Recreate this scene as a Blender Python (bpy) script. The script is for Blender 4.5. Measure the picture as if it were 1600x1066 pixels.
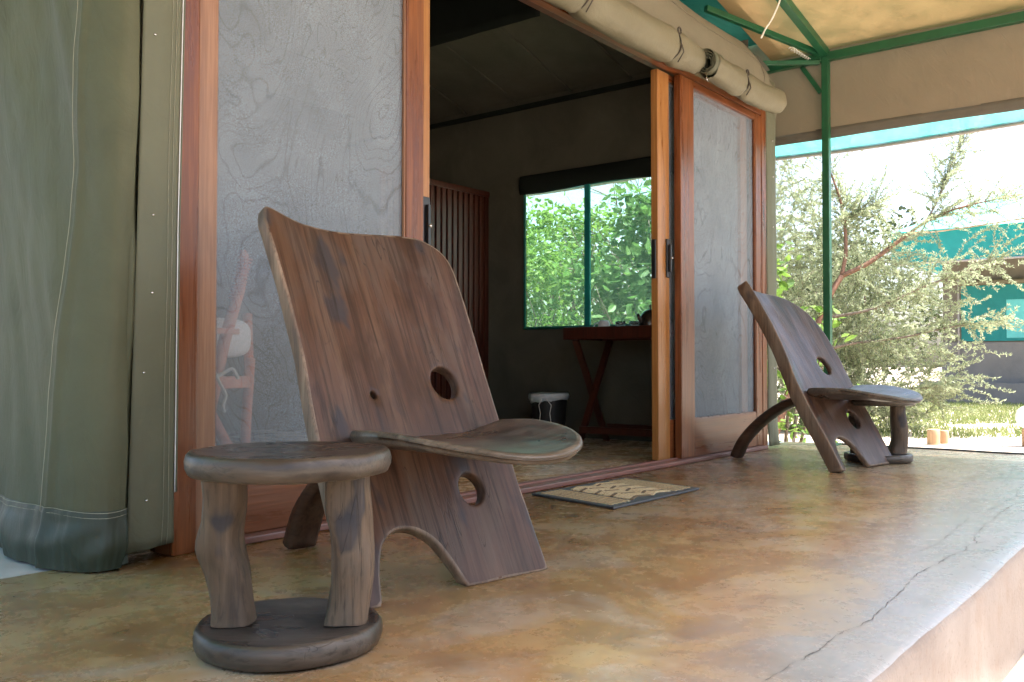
import bpy, bmesh, math, random
import numpy as np
from mathutils import Vector, noise, geometry
random.seed(7); rng = np.random.default_rng(7)
R = math.radians
S = bpy.context.scene
for o in list(bpy.data.objects): bpy.data.objects.remove(o)
COL = S.collection

# ------------------------------------------------------------------ camera
cam = bpy.data.cameras.new('camera'); co = bpy.data.objects.new('camera', cam); COL.objects.link(co)
cam.sensor_width = 36.0; cam.lens = 36.0 * 1447 / 1600; cam.clip_start = 0.02; cam.clip_end = 600
co.location = (0, 0, 0.53)
_p = math.atan(35 / 1447); _a = R(38)
fwd = Vector((math.cos(_a) * math.cos(_p), math.sin(_a) * math.cos(_p), math.sin(_p)))
co.rotation_euler = fwd.to_track_quat('-Z', 'Y').to_euler()
S.camera = co
# ------------------------------------------------------------------ sky, sun, exposure
SUN_EL, SUN_AZ = R(66), math.atan2(0.5, -0.86)
w = bpy.data.worlds.new('World'); S.world = w; w.use_nodes = True
nt = w.node_tree; bg = nt.nodes['Background']
sky = nt.nodes.new('ShaderNodeTexSky'); sky.sky_type = 'NISHITA'; sky.sun_disc = False
sky.sun_elevation = SUN_EL; sky.sun_rotation = SUN_AZ; sky.air_density = 1.0; sky.dust_density = 4.0; sky.ozone_density = 1.0
nt.links.new(sky.outputs[0], bg.inputs[0]); bg.inputs[1].default_value = 0.15
sl = bpy.data.lights.new('sun', 'SUN'); sl.energy = 5.0; sl.angle = R(0.53); sl.color = (1, 0.965, 0.92)
so = bpy.data.objects.new('sun', sl); COL.objects.link(so); so.location = (3, -6, 12)
sd = Vector((math.sin(SUN_AZ) * math.cos(SUN_EL), math.cos(SUN_AZ) * math.cos(SUN_EL), math.sin(SUN_EL)))
so.rotation_euler = sd.to_track_quat('Z', 'Y').to_euler()
S.view_settings.view_transform = 'Standard'; S.view_settings.look = 'None'; S.view_settings.gamma = 1
S.view_settings.exposure = 1.95
S.render.engine = 'CYCLES'
S.cycles.max_bounces = 7; S.cycles.transparent_max_bounces = 12; S.cycles.diffuse_bounces = 4; S.cycles.glossy_bounces = 3; S.cycles.use_adaptive_sampling = True; S.cycles.adaptive_threshold = 0.03; S.cycles.use_light_tree = False

# ------------------------------------------------------------------ materials
class MT:
    def __init__(s, name):
        s.m = bpy.data.materials.new(name); s.m.use_nodes = True
        s.t = s.m.node_tree; s.b = s.t.nodes['Principled BSDF']; s.out = s.t.nodes['Material Output']
        s.tc = s.t.nodes.new('ShaderNodeTexCoord')
    def n(s, k, **kw):
        x = s.t.nodes.new('ShaderNode' + k)
        for a, v in kw.items():
            if a in x.inputs.keys() if not hasattr(x, a) else False: x.inputs[a].default_value = v
            else: setattr(x, a, v)
        return x
    def l(s, a, b): s.t.links.new(a, b)
    def map(s, scale=(1, 1, 1), rot=(0, 0, 0), co='Object'):
        v = s.tc.outputs[co]
        if any(rot):
            r = s.n('Mapping'); r.inputs['Rotation'].default_value = rot; s.l(v, r.inputs[0]); v = r.outputs[0]
        m = s.n('Mapping'); m.inputs['Scale'].default_value = scale
        s.l(v, m.inputs[0]); return m.outputs[0]
    def noise(s, vec, scale, detail=4, rough=.55, dist=0):
        x = s.n('TexNoise'); x.inputs['Scale'].default_value = scale; x.inputs['Detail'].default_value = detail
        x.inputs['Roughness'].default_value = rough; x.inputs['Distortion'].default_value = dist
        s.l(vec, x.inputs['Vector']); return x.outputs['Fac']
    def ramp(s, fac, stops):
        r = s.n('ValToRGB'); e = r.color_ramp.elements
        while len(e) < len(stops): e.new(.5)
        for q, (p, c) in zip(e, stops):
            q.position = p; q.color = (c if isinstance(c, tuple) else (c, c, c)) + (1,)
        s.l(fac, r.inputs[0]); return r.outputs[0]
    def mix(s, fac, a, b, mode='MIX'):
        x = s.n('Mix'); x.data_type = 'RGBA'; x.blend_type = mode
        for sock, v in ((x.inputs[0], fac), (x.inputs[6], a), (x.inputs[7], b)):
            if hasattr(v, 'is_linked'): s.l(v, sock)
            elif isinstance(v, tuple): sock.default_value = v + (1,)
            else: sock.default_value = v
        return x.outputs[2]
    def math(s, op, a, b=0.0):
        x = s.n('Math'); x.operation = op
        for sock, v in ((x.inputs[0], a), (x.inputs[1], b)):
            if hasattr(v, 'is_linked'): s.l(v, sock)
            else: sock.default_value = v
        return x.outputs[0]
    def bump(s, h, strength=.3, dist=.01):
        x = s.n('Bump'); x.inputs['Strength'].default_value = strength; x.inputs['Distance'].default_value = dist
        s.l(h, x.inputs['Height']); s.l(x.outputs[0], s.b.inputs['Normal']); return x
    def col(s, c):
        if hasattr(c, 'is_linked'): s.l(c, s.b.inputs['Base Color'])
        else: s.b.inputs['Base Color'].default_value = c + (1,)
    def rough(s, v):
        if hasattr(v, 'is_linked'): s.l(v, s.b.inputs['Roughness'])
        else: s.b.inputs['Roughness'].default_value = v
M = {}
def plain(name, c, rough=.6, metal=0, var=.12, scale=30, spec=.5):
    m = MT(name); f = m.noise(m.map(), scale, 5)
    lo = tuple(max(0, x * (1 - var)) for x in c); hi = tuple(min(1, x * (1 + var)) for x in c)
    m.col(m.ramp(f, [(.3, lo), (.7, hi)])); m.rough(rough); m.b.inputs['Metallic'].default_value = metal
    m.b.inputs['Specular IOR Level'].default_value = spec
    m.bump(f, .08, .003); M[name] = m.m; return m

def wood(name, dark, mid, light, axis=2, rough=(.3, .5), g=1.0, bump=.25, spec=.5):
    m = MT(name); sc = [26 * g] * 3; sc[axis] = 1.6 * g
    v = m.map(tuple(sc)); f = m.noise(v, 1.0, 6, .6, .6)
    sc2 = [120 * g] * 3; sc2[axis] = 4 * g
    f2 = m.noise(m.map(tuple(sc2)), 1.0, 3, .6)
    f3 = m.noise(m.map(), 2.2, 3)
    c = m.ramp(f, [(.25, dark), (.5, mid), (.75, light)])
    c = m.mix(m.ramp(f2, [(.42, .55), (.6, 0.0)]), c, dark)
    c = m.mix(m.ramp(f3, [(.35, .45), (.65, 0.0)]), c, tuple(x * .62 for x in mid))
    m.col(c); m.rough(m.ramp(f, [(.3, rough[0]), (.7, rough[1])])); m.bump(m.math('ADD', f, m.math('MULTIPLY', f2, .6)), bump, .003)
    m.b.inputs['Specular IOR Level'].default_value = spec
    M[name] = m.m; return m
wood('door_wood', (.075, .019, .006), (.185, .058, .017), (.28, .100, .032), 2, (.22, .38), spec=.4)
wood('door_wood_rail', (.075, .019, .006), (.175, .054, .017), (.25, .088, .030), 0, (.24, .4), spec=.4)
wood('pale_door_wood', (0.1760, 0.0800, 0.0400), (0.2720, 0.1360, 0.0720), (0.3520, 0.1920, 0.1120), 2, (.35, .5))
wood('honey_wood', (0.2240, 0.0880, 0.0240), (0.3520, 0.1520, 0.0400), (0.4400, 0.2080, 0.0640), 2, (.25, .42))
wood('dark_red_wood', (.035, .008, .004), (.08, .017, .009), (.12, .026, .013), 2, (.3, .45))
wood('sill_wood', (0.1280, 0.0560, 0.0440), (0.2160, 0.0960, 0.0720), (0.2880, 0.1440, 0.1120), 0, (.4, .6))
wood('stump_wood', (.36, .22, .12), (.5, .33, .18), (.6, .42, .26), 2, (.6, .8))

def carved(name, base, dark, pale, grey, axis, g=1.0, rough=(.28, .5), stain=.55, rot=(0, 0, 0), spec=.5):
    # old carved hardwood: long grain, waxed sheen, worn pale patches and blue-black stains
    m = MT(name); sc = [13 * g] * 3; sc[axis] = .9 * g
    grain = m.noise(m.map(tuple(sc), rot), 1.0, 5, .62, .9)
    sc = [90 * g] * 3; sc[axis] = 2.5 * g
    fine = m.noise(m.map(tuple(sc), rot), 1.0, 4, .65)
    c = m.ramp(grain, [(.22, dark), (.48, base), (.72, pale)])
    sc = [7.] * 3; sc[axis] = 3.
    pt = m.noise(m.map(tuple(sc), rot), 1.0, 4, .6, .4)
    c = m.mix(m.ramp(pt, [(.50, 0.0), (.64, .65)]), c, grey); c = m.mix(m.ramp(pt, [(.34, .6), (.46, 0.0)]), c, tuple(x * .45 for x in base))
    sc = [9.] * 3; sc[axis] = 4.
    st = m.noise(m.map(tuple(sc), (.4, .2, .9)), 1.0, 3, .5)
    c = m.mix(m.ramp(st, [(.62, 0.0), (.68, stain)]), c, (.022, .024, .030))
    c = m.mix(m.ramp(fine, [(.36, .55), (.48, 0.0)]), c, dark)
    sc = [38 * g] * 3; sc[axis] = 1.1 * g
    streak = m.noise(m.map(tuple(sc), rot), 1.0, 3, .7, .5)
    c = m.mix(m.ramp(streak, [(.34, .45), (.43, 0.0)]), c, dark); c = m.mix(m.ramp(streak, [(.62, 0.0), (.78, .35)]), c, pale)
    # worn, lighter arrises
    ge = m.n('NewGeometry'); c = m.mix(m.ramp(ge.outputs['Pointiness'], [(.53, 0.0), (.62, .55)]), c, tuple(min(1, x * 1.5) for x in pale))
    vo = m.n('TexVoronoi'); vo.feature = 'DISTANCE_TO_EDGE'
    sc = [11.] * 3; sc[axis] = 1.3
    mp = m.map(tuple(sc), rot); nz = m.n('TexNoise'); nz.inputs['Scale'].default_value = 2.0; m.l(mp, nz.inputs['Vector'])
    ad = m.n('VectorMath'); ad.operation = 'MULTIPLY_ADD'; m.l(nz.outputs['Color'], ad.inputs[0]); ad.inputs[1].default_value = (1.6,) * 3; m.l(mp, ad.inputs[2])
    m.l(ad.outputs[0], vo.inputs['Vector']); vo.inputs['Scale'].default_value = .8
    ck = m.math('MULTIPLY', m.ramp(vo.outputs['Distance'], [(.0, 1.0), (.010, 0.0)]), m.ramp(pt, [(.50, 0.0), (.60, .6)]))
    c = m.mix(ck, c, tuple(x * .35 for x in dark))
    m.col(c); m.rough(m.ramp(pt, [(.3, rough[0]), (.7, rough[1])]))
    h = m.math('ADD', m.math('MULTIPLY', grain, .7), m.math('MULTIPLY', fine, .5)); h = m.math('SUBTRACT', h, ck)
    m.bump(h, .34, .004); m.b.inputs['Specular IOR Level'].default_value = spec
    M[name] = m.m; return m
carved('chair_wood', (.066, .031, .018), (.015, .008, .005), (.104, .058, .036), (.082, .056, .042), 2, 1, (.28, .50), .7, rot=(R(26), 0, 0), spec=.20)
carved('plank_edge', (0.1312, 0.0820, 0.0508), (0.0369, 0.0230, 0.0148), (0.2460, 0.1722, 0.1148), (0.1640, 0.1230, 0.0902), 2, 2.2, (.5, .7), .7)
carved('seat_edge', (.105, .082, .062), (.030, .023, .018), (.19, .15, .115), (.15, .125, .105), 0, 1.5, (.3, .5), .6)
carved('chair_leg_wood', (0.060, 0.031, 0.019), (0.018, 0.010, 0.007), (0.098, 0.058, 0.038), (0.078, 0.056, 0.043), 1, spec=.2)
carved('seat_wood', (0.0697, 0.0492, 0.0410), (0.0287, 0.0213, 0.0189), (0.1353, 0.1025, 0.0820), (0.1230, 0.1025, 0.0902), 0, 1, (.24, .42))
carved('stool_dark', (0.030, 0.025, 0.022), (0.010, 0.009, 0.0085), (0.072, 0.058, 0.048), (0.090, 0.074, 0.063), 0, .9, (.20, .40), .8)
carved('stool_leg_wood', (0.086, 0.057, 0.036), (0.020, 0.014, 0.010), (0.145, 0.100, 0.066), (0.100, 0.080, 0.062), 2, 1.5, (.45, .7), .9, spec=.22)
carved('stool_rim', (0.045, 0.034, 0.026), (0.013, 0.010, 0.008), (0.095, 0.072, 0.052), (0.082, 0.066, 0.052), 0, 1.0, (.26, .46), .9, spec=.35)

def canvas(name, c, var=.14, rough=.6, sheen=0, transl=0, weave=900, dirt=(.7, .3), spec=.35):
    m = MT(name)
    f = m.noise(m.map(), 3.0, 5, .6, .5); f2 = m.noise(m.map((1, 1, .25)), 14, 5, .65)
    lo = tuple(x * (1 - var) for x in c); hi = tuple(x * (1 + var) for x in c)
    cc = m.ramp(f, [(.3, lo), (.7, hi)])
    cc = m.mix(m.ramp(f2, [(.6, 0.0), (.8, dirt[1])]), cc, tuple(min(1, x * dirt[0] * 2) for x in c))
    m.col(cc); m.rough(rough); m.b.inputs['Specular IOR Level'].default_value = spec
    wv = m.noise(m.map(), weave, 2); h = m.math('ADD', m.math('MULTIPLY', f2, .8), m.math('MULTIPLY', wv, .15))
    cr = m.noise(m.map((1.0, 1.6, .55), (.5, .2, 0)), 8, 4, .5, 1.8); h = m.math('ADD', h, m.math('MULTIPLY', m.math('ABSOLUTE', m.math('SUBTRACT', cr, .5)), 2.2))
    bp = m.bump(h, .30, .007)
    if transl:
        tr = m.n('BsdfTranslucent'); m.l(cc, tr.inputs['Color'])
        mx = m.n('MixShader'); mx.inputs[0].default_value = transl
        m.l(m.b.outputs[0], mx.inputs[1]); m.l(tr.outputs[0], mx.inputs[2]); m.l(mx.outputs[0], m.out.inputs['Surface'])
    M[name] = m.m; return m
canvas('olive_canvas', (.082, .084, .048), .14, .62, spec=.22, dirt=(.62, .3))
canvas('strip_canvas', (.112, .114, .074), .07, .6, spec=.25)
canvas('skirt_canvas', (.030, .040, .026), .2, .42, spec=.35)
canvas('gable_canvas', (0.1840, 0.1640, 0.1160), .08, .7, spec=.25)
canvas('roll_canvas', (.150, .135, .085), .1, .65, spec=.3)
canvas('inner_canvas', (.105, .100, .075), .15, .85, spec=.1)
canvas('inner_dark', (.018, .022, .018), .15, .85, spec=.1)
canvas('tan_canvas', (.42, .245, .115), .05, .75, transl=.36, spec=.15)
canvas('valance_canvas', (.235, .182, .125), .06, .75, transl=.10, spec=.15)
canvas('valance_hem', (.14, .125, .10), .08, .8, spec=.15)
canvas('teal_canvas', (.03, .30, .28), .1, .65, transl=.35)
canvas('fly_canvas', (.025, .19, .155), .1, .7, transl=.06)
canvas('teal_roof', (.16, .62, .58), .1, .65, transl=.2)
canvas('far_canvas', (.17, .15, .115), .1, .8, transl=.1)
canvas('far_grey', (.20, .185, .165), .1, .8)
canvas('white_cloth', (.82, .82, .82), .06, .8)

def screen(name, c, opacity, moire=0.0, rough=.55, spec=.3, transl=.0):
    m = MT(name)
    cc = c
    f = m.noise(m.map((1, 1, .8)), 2.4, 3, .55, 1.0)
    f4 = m.noise(m.map((1.0, 1, .6)), 9.0, 3, .6)
    base = m.ramp(f, [(.3, tuple(x * .82 for x in c)), (.7, tuple(x * 1.1 for x in c))])
    if moire:
        sw = m.math('MULTIPLY', m.noise(m.map((1.3, 1, .62)), 1.5, 2.2, .45, 1.6), 26.0)
        sw = m.math('ADD', sw, m.math('MULTIPLY', f4, .9))
        fr = m.math('FRACT', sw)
        line = m.math('MULTIPLY', m.ramp(fr, [(.0, 1.0), (.10, 0.0), (.90, 0.0), (1.0, 1.0)]), moire)
        base = m.mix(line, base, tuple(x * .22 for x in c))
    m.col(base); m.rough(rough); m.b.inputs['Specular IOR Level'].default_value = spec
    tr = m.n('BsdfTransparent'); mx = m.n('MixShader')
    br = m.n('TexNoise'); br.inputs['Scale'].default_value = 700; br.inputs['Detail'].default_value = 0; m.l(m.map(), br.inputs['Vector'])
    m.l(m.ramp(br.outputs['Fac'], [(.3, max(0, opacity - .12)), (.7, min(1, opacity + .12))]), mx.inputs[0])
    m.l(tr.outputs[0], mx.inputs[1]); m.l(m.b.outputs[0], mx.inputs[2]); m.l(mx.outputs[0], m.out.inputs['Surface'])
    M[name] = m.m; return m
screen('mesh_grey', (0.34, 0.395, 0.445), .44, .30)
screen('mesh_grey_plain', (0.30, 0.345, 0.39), .46, .40)
screen('mesh_thin', (0.3040, 0.3440, 0.3840), .20, .0)
def tint(name, c, c2, tr_):
    m = MT(name); t = m.n('BsdfTransparent'); t.inputs[0].default_value = c + (1,)
    d = m.n('BsdfTranslucent'); d.inputs[0].default_value = c2 + (1,)
    mx = m.n('MixShader'); mx.inputs[0].default_value = tr_
    m.l(t.outputs[0], mx.inputs[1]); m.l(d.outputs[0], mx.inputs[2]); m.l(mx.outputs[0], m.out.inputs['Surface']); M[name] = m.m
tint('window_net', (.88, 1.0, .94), (.50, .78, .62), .05)
def net(name, c, op):
    m = MT(name); t = m.n('BsdfTransparent'); d = m.n('BsdfTranslucent'); d.inputs[0].default_value = c + (1,)
    m.col(tuple(x * .9 for x in c)); m.rough(.7)
    m2 = m.n('MixShader'); m2.inputs[0].default_value = .5; m.l(m.b.outputs[0], m2.inputs[1]); m.l(d.outputs[0], m2.inputs[2])
    f = m.noise(m.map((1, 1, 1)), 5, 5, .7)
    mx = m.n('MixShader'); m.l(m.ramp(f, [(.35, op - .15), (.65, op + .15)]), mx.inputs[0])
    m.l(t.outputs[0], mx.inputs[1]); m.l(m2.outputs[0], mx.inputs[2]); m.l(mx.outputs[0], m.out.inputs['Surface']); M[name] = m.m
net('shade_net', (.08, .40, .355), .84)

plain('green_paint', (.012, .085, .035), .35, 0, .15, 12)
plain('window_green', (.010, .14, .10), .45)
plain('black_plastic', (.012, .012, .013), .35)
plain('chrome', (.6, .6, .6), .25, 1)
plain('rope_white', (.72, .70, .64), .8)
plain('rope_dark', (.05, .04, .03), .8)
plain('thread', (.27, .26, .19), .8)
plain('zip_white', (.62, .63, .62), .5)
plain('mat_dark', (.12, .085, .045), .9, 0, .3, 80)
plain('rubber', (.05, .055, .06), .6)
plain('bag_white', (.62, .64, .64), .4)
plain('ceramic', (.75, .76, .78), .15)
plain('kettle_metal', (.10, .08, .07), .25, .8)
plain('bin_wicker', (.018, .016, .014), .5)
plain('bark_orange', (.19, .098, .060), .8, 0, .35, 25)
plain('bark_grey', (.16, .125, .095), .9, 0, .3, 25)
plain('dry_leaf', (.32, .12, .06), .8, 0, .3, 8)
plain('white_globe', (.8, .8, .78), .35)
plain('crack_dark', (.03, .026, .024), .95)
plain('rod_grey', (.32, .29, .26), .5)
plain('camp_wood', (.60, .22, .13), .45, 0, .2)
m = MT('glass'); m.b.inputs['Transmission Weight'].default_value = 1; m.b.inputs['Roughness'].default_value = .03; m.b.inputs['IOR'].default_value = 1.45
m.col(m.ramp(m.noise(m.map(), 5), [(.0, (.95, .97, .97)), (1, (1, 1, 1))])); M['glass'] = m.m

def leafmat(name, a, b, transl=.4, rough=.5):
    m = MT(name); oi = m.noise(m.map(), 3.5, 3); f = m.noise(m.map(), 40, 2)
    c = m.ramp(m.math('ADD', m.math('MULTIPLY', oi, .5), m.math('MULTIPLY', f, .5)), [(.38, a), (.62, b)])
    m.col(c); m.rough(rough); m.b.inputs['Specular IOR Level'].default_value = .3
    t = m.n('BsdfTranslucent'); m.l(c, t.inputs[0]); mx = m.n('MixShader'); mx.inputs[0].default_value = transl
    m.l(m.b.outputs[0], mx.inputs[1]); m.l(t.outputs[0], mx.inputs[2]); m.l(mx.outputs[0], m.out.inputs['Surface']); M[name] = m.m
leafmat('feather_leaf', (.28, .33, .18), (.44, .48, .31), .5)
leafmat('shrub_leaf', (.05, .12, .03), (.13, .22, .06), .5)
leafmat('vine_leaf', (.09, .19, .03), (.20, .30, .06), .5)
leafmat('grass_blade', (.12, .17, .05), (.25, .27, .11), .3, .7)
leafmat('tree_leaf', (.035, .055, .020), (.08, .10, .04), .3)

# veranda floor: polished oxide cement, ochre and brown clouds, worn grey along the outer edge
m = MT('oxide_floor')
co1 = m.map(); big = m.noise(co1, 1.1, 5, .6, .8); med = m.noise(co1, 3.2, 9, .68, .6); fin = m.noise(co1, 16, 8, .72, .4)
pa = m.noise(m.map((1, 1, 1), (0, 0, 1.1)), 2.1, 9, .66, .9); pb = m.noise(m.map((1, 1, 1), (0, 0, 2.3)), 1.7, 9, .68, .7)
sx = m.n('SeparateXYZ'); m.l(m.tc.outputs['Object'], sx.inputs[0])
c = m.ramp(m.math('ADD', m.math('MULTIPLY', big, .4), m.math('MULTIPLY', med, .6)), [(.34, (0.197, 0.081, 0.028)), (.43, (0.371, 0.186, 0.060)), (.50, (0.487, 0.290, 0.110)), (.57, (0.568, 0.400, 0.191)), (.66, (0.603, 0.476, 0.284))])
c = m.mix(m.ramp(pa, [(.50, 0.0), (.60, .75)]), c, (0.534, 0.435, 0.348))
c = m.mix(m.ramp(pb, [(.50, 0.0), (.62, .75)]), c, (.40, .20, .080))
c = m.mix(m.ramp(m.noise(co1, 2.7, 9, .7, .8), [(.34, .5), (.46, 0.0)]), c, (0.220, 0.122, 0.075))
c = m.mix(m.ramp(fin, [(.30, .22), (.44, 0.0)]), c, (0.278, 0.168, 0.093))
c = m.mix(.22, c, (.56, .43, .27))
c = m.mix(m.ramp(fin, [(.58, 0.0), (.74, .4)]), c, (0.673, 0.568, 0.418))
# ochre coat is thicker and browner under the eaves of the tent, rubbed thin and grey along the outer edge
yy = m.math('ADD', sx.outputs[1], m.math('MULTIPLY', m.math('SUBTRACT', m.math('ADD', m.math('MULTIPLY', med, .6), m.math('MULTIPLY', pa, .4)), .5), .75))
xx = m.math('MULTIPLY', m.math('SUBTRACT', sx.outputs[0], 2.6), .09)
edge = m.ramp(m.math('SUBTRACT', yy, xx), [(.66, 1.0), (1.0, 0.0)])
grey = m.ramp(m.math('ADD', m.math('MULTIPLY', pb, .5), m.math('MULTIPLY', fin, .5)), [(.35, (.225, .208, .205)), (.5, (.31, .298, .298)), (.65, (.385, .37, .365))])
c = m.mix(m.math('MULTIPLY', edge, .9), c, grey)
far_glare = m.ramp(m.math('ADD', m.math('MULTIPLY', sx.outputs[0], .16), m.math('MULTIPLY', m.math('SUBTRACT', pa, .5), .5)), [(.50, 0.0), (.95, .65)])  # glare towards the far end, painted into the floor colour as a paler tone
c = m.mix(far_glare, c, (0.626, 0.539, 0.418))
m.col(c)
m.rough(m.ramp(m.math('ADD', m.math('MULTIPLY', med, .5), m.math('MULTIPLY', fin, .5)), [(.35, .18), (.65, .36)]))
m.bump(m.math('ADD', m.math('MULTIPLY', fin, .6), med), .14, .004); M['oxide_floor'] = m.m

m = MT('plinth_concrete'); v = m.map()
f = m.noise(v, 2.5, 7, .65, .5); f2 = m.noise(m.map((1, 1, .6)), 9, 6, .7); sp = m.noise(v, 90, 3)
c = m.ramp(f, [(.3, (.19, .150, .125)), (.5, (.25, .208, .180)), (.7, (.29, .25, .22))])
c = m.mix(m.ramp(f2, [(.34, .45), (.48, 0.0)]), c, (.22, .155, .115)); c = m.mix(m.ramp(sp, [(.3, .5), (.4, 0.0)]), c, (.18, .13, .10))
m.col(c); m.rough(.85); m.bump(m.math('ADD', f2, sp), .35, .006); M['plinth_concrete'] = m.m
plain('pale_concrete', (.42, .42, .42), .85, 0, .15, 6)

m = MT('sand'); v = m.map()
f = m.noise(v, .8, 6, .6); f2 = m.noise(v, 14, 6, .7); f3 = m.noise(v, 160, 2)
c = m.ramp(f, [(.3, (.44, .36, .28)), (.7, (.55, .47, .38))]); c = m.mix(m.ramp(f2, [(.35, .5), (.5, 0.0)]), c, (.36, .27, .19))
m.col(c); m.rough(.95); m.bump(m.math('ADD', f2, m.math('MULTIPLY', f3, .4)), .6, .02); M['sand'] = m.m

m = MT('mat_weave'); v = m.map()
f = m.noise(v, 160, 3, .7); f2 = m.noise(v, 20, 4)
m.col(m.ramp(f, [(.33, (.16, .11, .06)), (.45, (.46, .36, .20)), (.7, (.60, .50, .31))])); m.rough(.9); m.bump(f, .8, .004); M['mat_weave'] = m.m

# ------------------------------------------------------------------ geometry helpers
def tag(o, label=None, cat=None, group=None, kind=None):
    if label: o['label'] = label
    if cat: o['category'] = cat
    if group: o['group'] = group
    if kind: o['kind'] = kind
    return o
def empty(name, loc, rz=0, label=None, cat=None, group=None):
    o = bpy.data.objects.new(name, None); COL.objects.link(o); o.location = loc; o.rotation_euler = (0, 0, rz); o.empty_display_size = .1
    o['_w'] = [loc[0], loc[1], loc[2], rz]
    del o['_w']
    return tag(o, label, cat, group)
def obj(name, verts, faces, mat, parent=None, smooth=True, off=None):
    """link one mesh; `off` (x,y,z) is subtracted so that world coordinates can be given for parts"""
    me = bpy.data.meshes.new(name); vs = [tuple(v) for v in verts]
    if off is not None: vs = [(x - off[0], y - off[1], z - off[2]) for x, y, z in vs]
    me.from_pydata(vs, [], faces); me.validate(); me.update()
    if smooth: me.polygons.foreach_set('use_smooth', [True] * len(me.polygons))
    me.materials.append(M[mat] if isinstance(mat, str) else mat)
    o = bpy.data.objects.new(name, me); COL.objects.link(o)
    if parent is not None: o.parent = parent
    return o
def quads(name, V, mat, parent=None, smooth=False, kind=None):
    """V: (n,4,3) array of leaf quads"""
    V = np.asarray(V, dtype=np.float32); n = len(V); me = bpy.data.meshes.new(name)
    me.vertices.add(n * 4); me.vertices.foreach_set('co', V.reshape(-1)); me.loops.add(n * 4)
    me.loops.foreach_set('vertex_index', np.arange(n * 4, dtype=np.int32)); me.polygons.add(n)
    me.polygons.foreach_set('loop_start', np.arange(0, n * 4, 4, dtype=np.int32)); me.update(calc_edges=True)
    me.materials.append(M[mat]); o = bpy.data.objects.new(name, me); COL.objects.link(o)
    if parent is not None: o.parent = parent
    if kind: o['kind'] = kind
    return o
def bevel_mesh(o, w, seg=2):
    bm = bmesh.new(); bm.from_mesh(o.data)
    bmesh.ops.bevel(bm, geom=list(bm.edges), offset=w, segments=seg, profile=.6, affect='EDGES', clamp_overlap=True)
    bm.to_mesh(o.data); bm.free(); o.data.polygons.foreach_set('use_smooth', [False] * len(o.data.polygons))
    return o
BF = [(0, 3, 2, 1), (4, 5, 6, 7), (0, 1, 5, 4), (1, 2, 6, 5), (2, 3, 7, 6), (3, 0, 4, 7)]
def box(name, lo, hi, mat, parent=None, bev=.004, off=None):
    x0, y0, z0 = lo; x1, y1, z1 = hi
    o = obj(name, [(x0, y0, z0), (x1, y0, z0), (x1, y1, z0), (x0, y1, z0), (x0, y0, z1), (x1, y0, z1), (x1, y1, z1), (x0, y1, z1)], BF, mat, parent, False, off)
    return bevel_mesh(o, bev) if bev else o
def bar_data(p, q, w, h, up=(0, 0, 1)):
    p, q = Vector(p), Vector(q); d = (q - p).normalized(); s = d.cross(Vector(up))
    if s.length < 1e-4: s = d.cross(Vector((1, 0, 0)))
    s.normalize(); t = s.cross(d); s *= w / 2; t *= h / 2
    return [p - s - t, p + s - t, p + s + t, p - s + t, q - s - t, q + s - t, q + s + t, q - s + t], [(3, 2, 1, 0), (4, 5, 6, 7), (0, 1, 5, 4), (1, 2, 6, 5), (2, 3, 7, 6), (3, 0, 4, 7)]
def bar(name, p, q, w, h, mat, parent=None, bev=.003, off=None, up=(0, 0, 1)):
    v, f = bar_data(p, q, w, h, up); o = obj(name, v, f, mat, parent, False, off)
    return bevel_mesh(o, bev) if bev else o
def tube_data(pts, rad, seg=8, cap=True):
    pts = [Vector(p) for p in pts]; n = len(pts); rad = rad if isinstance(rad, (list, tuple)) else [rad] * n
    V = []; F = []; prev = None
    for i, p in enumerate(pts):
        d = (pts[min(i + 1, n - 1)] - pts[max(i - 1, 0)])
        d = d.normalized() if d.length > 1e-9 else Vector((0, 0, 1))
        s = prev - d * prev.dot(d) if prev is not None else d.cross(Vector((.3, .2, 1)))
        if s.length < 1e-5: s = d.cross(Vector((1, 0, 0)))
        s.normalize(); prev = s; t = d.cross(s)
        for k in range(seg):
            a = 2 * math.pi * k / seg; V.append(p + (s * math.cos(a) + t * math.sin(a)) * rad[i])
    for i in range(n - 1):
        for k in range(seg):
            a, b = i * seg + k, i * seg + (k + 1) % seg; F.append((a, b, b + seg, a + seg))
    if cap: F.append(tuple(range(seg - 1, -1, -1))); F.append(tuple(range((n - 1) * seg, n * seg)))
    return V, F
def tube(name, pts, rad, mat, parent=None, seg=8, off=None, cap=True):
    v, f = tube_data(pts, rad, seg, cap); return obj(name, v, f, mat, parent, True, off)
def join(parts):
    V = []; F = []
    for v, f in parts:
        k = len(V); V += list(v); F += [tuple(i + k for i in q) for q in f]
    return V, F
def grid(name, fn, nu, nv, mat, parent=None, off=None, thick=0, smooth=True):
    V = [fn(i / nu, j / nv) for j in range(nv + 1) for i in range(nu + 1)]
    F = [(j * (nu + 1) + i, j * (nu + 1) + i + 1, (j + 1) * (nu + 1) + i + 1, (j + 1) * (nu + 1) + i) for j in range(nv) for i in range(nu)]
    o = obj(name, V, F, mat, parent, smooth, off)
    if thick:
        bm = bmesh.new(); bm.from_mesh(o.data); bmesh.ops.solidify(bm, geom=list(bm.faces), thickness=thick); bm.to_mesh(o.data); bm.free()
    return o
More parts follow.
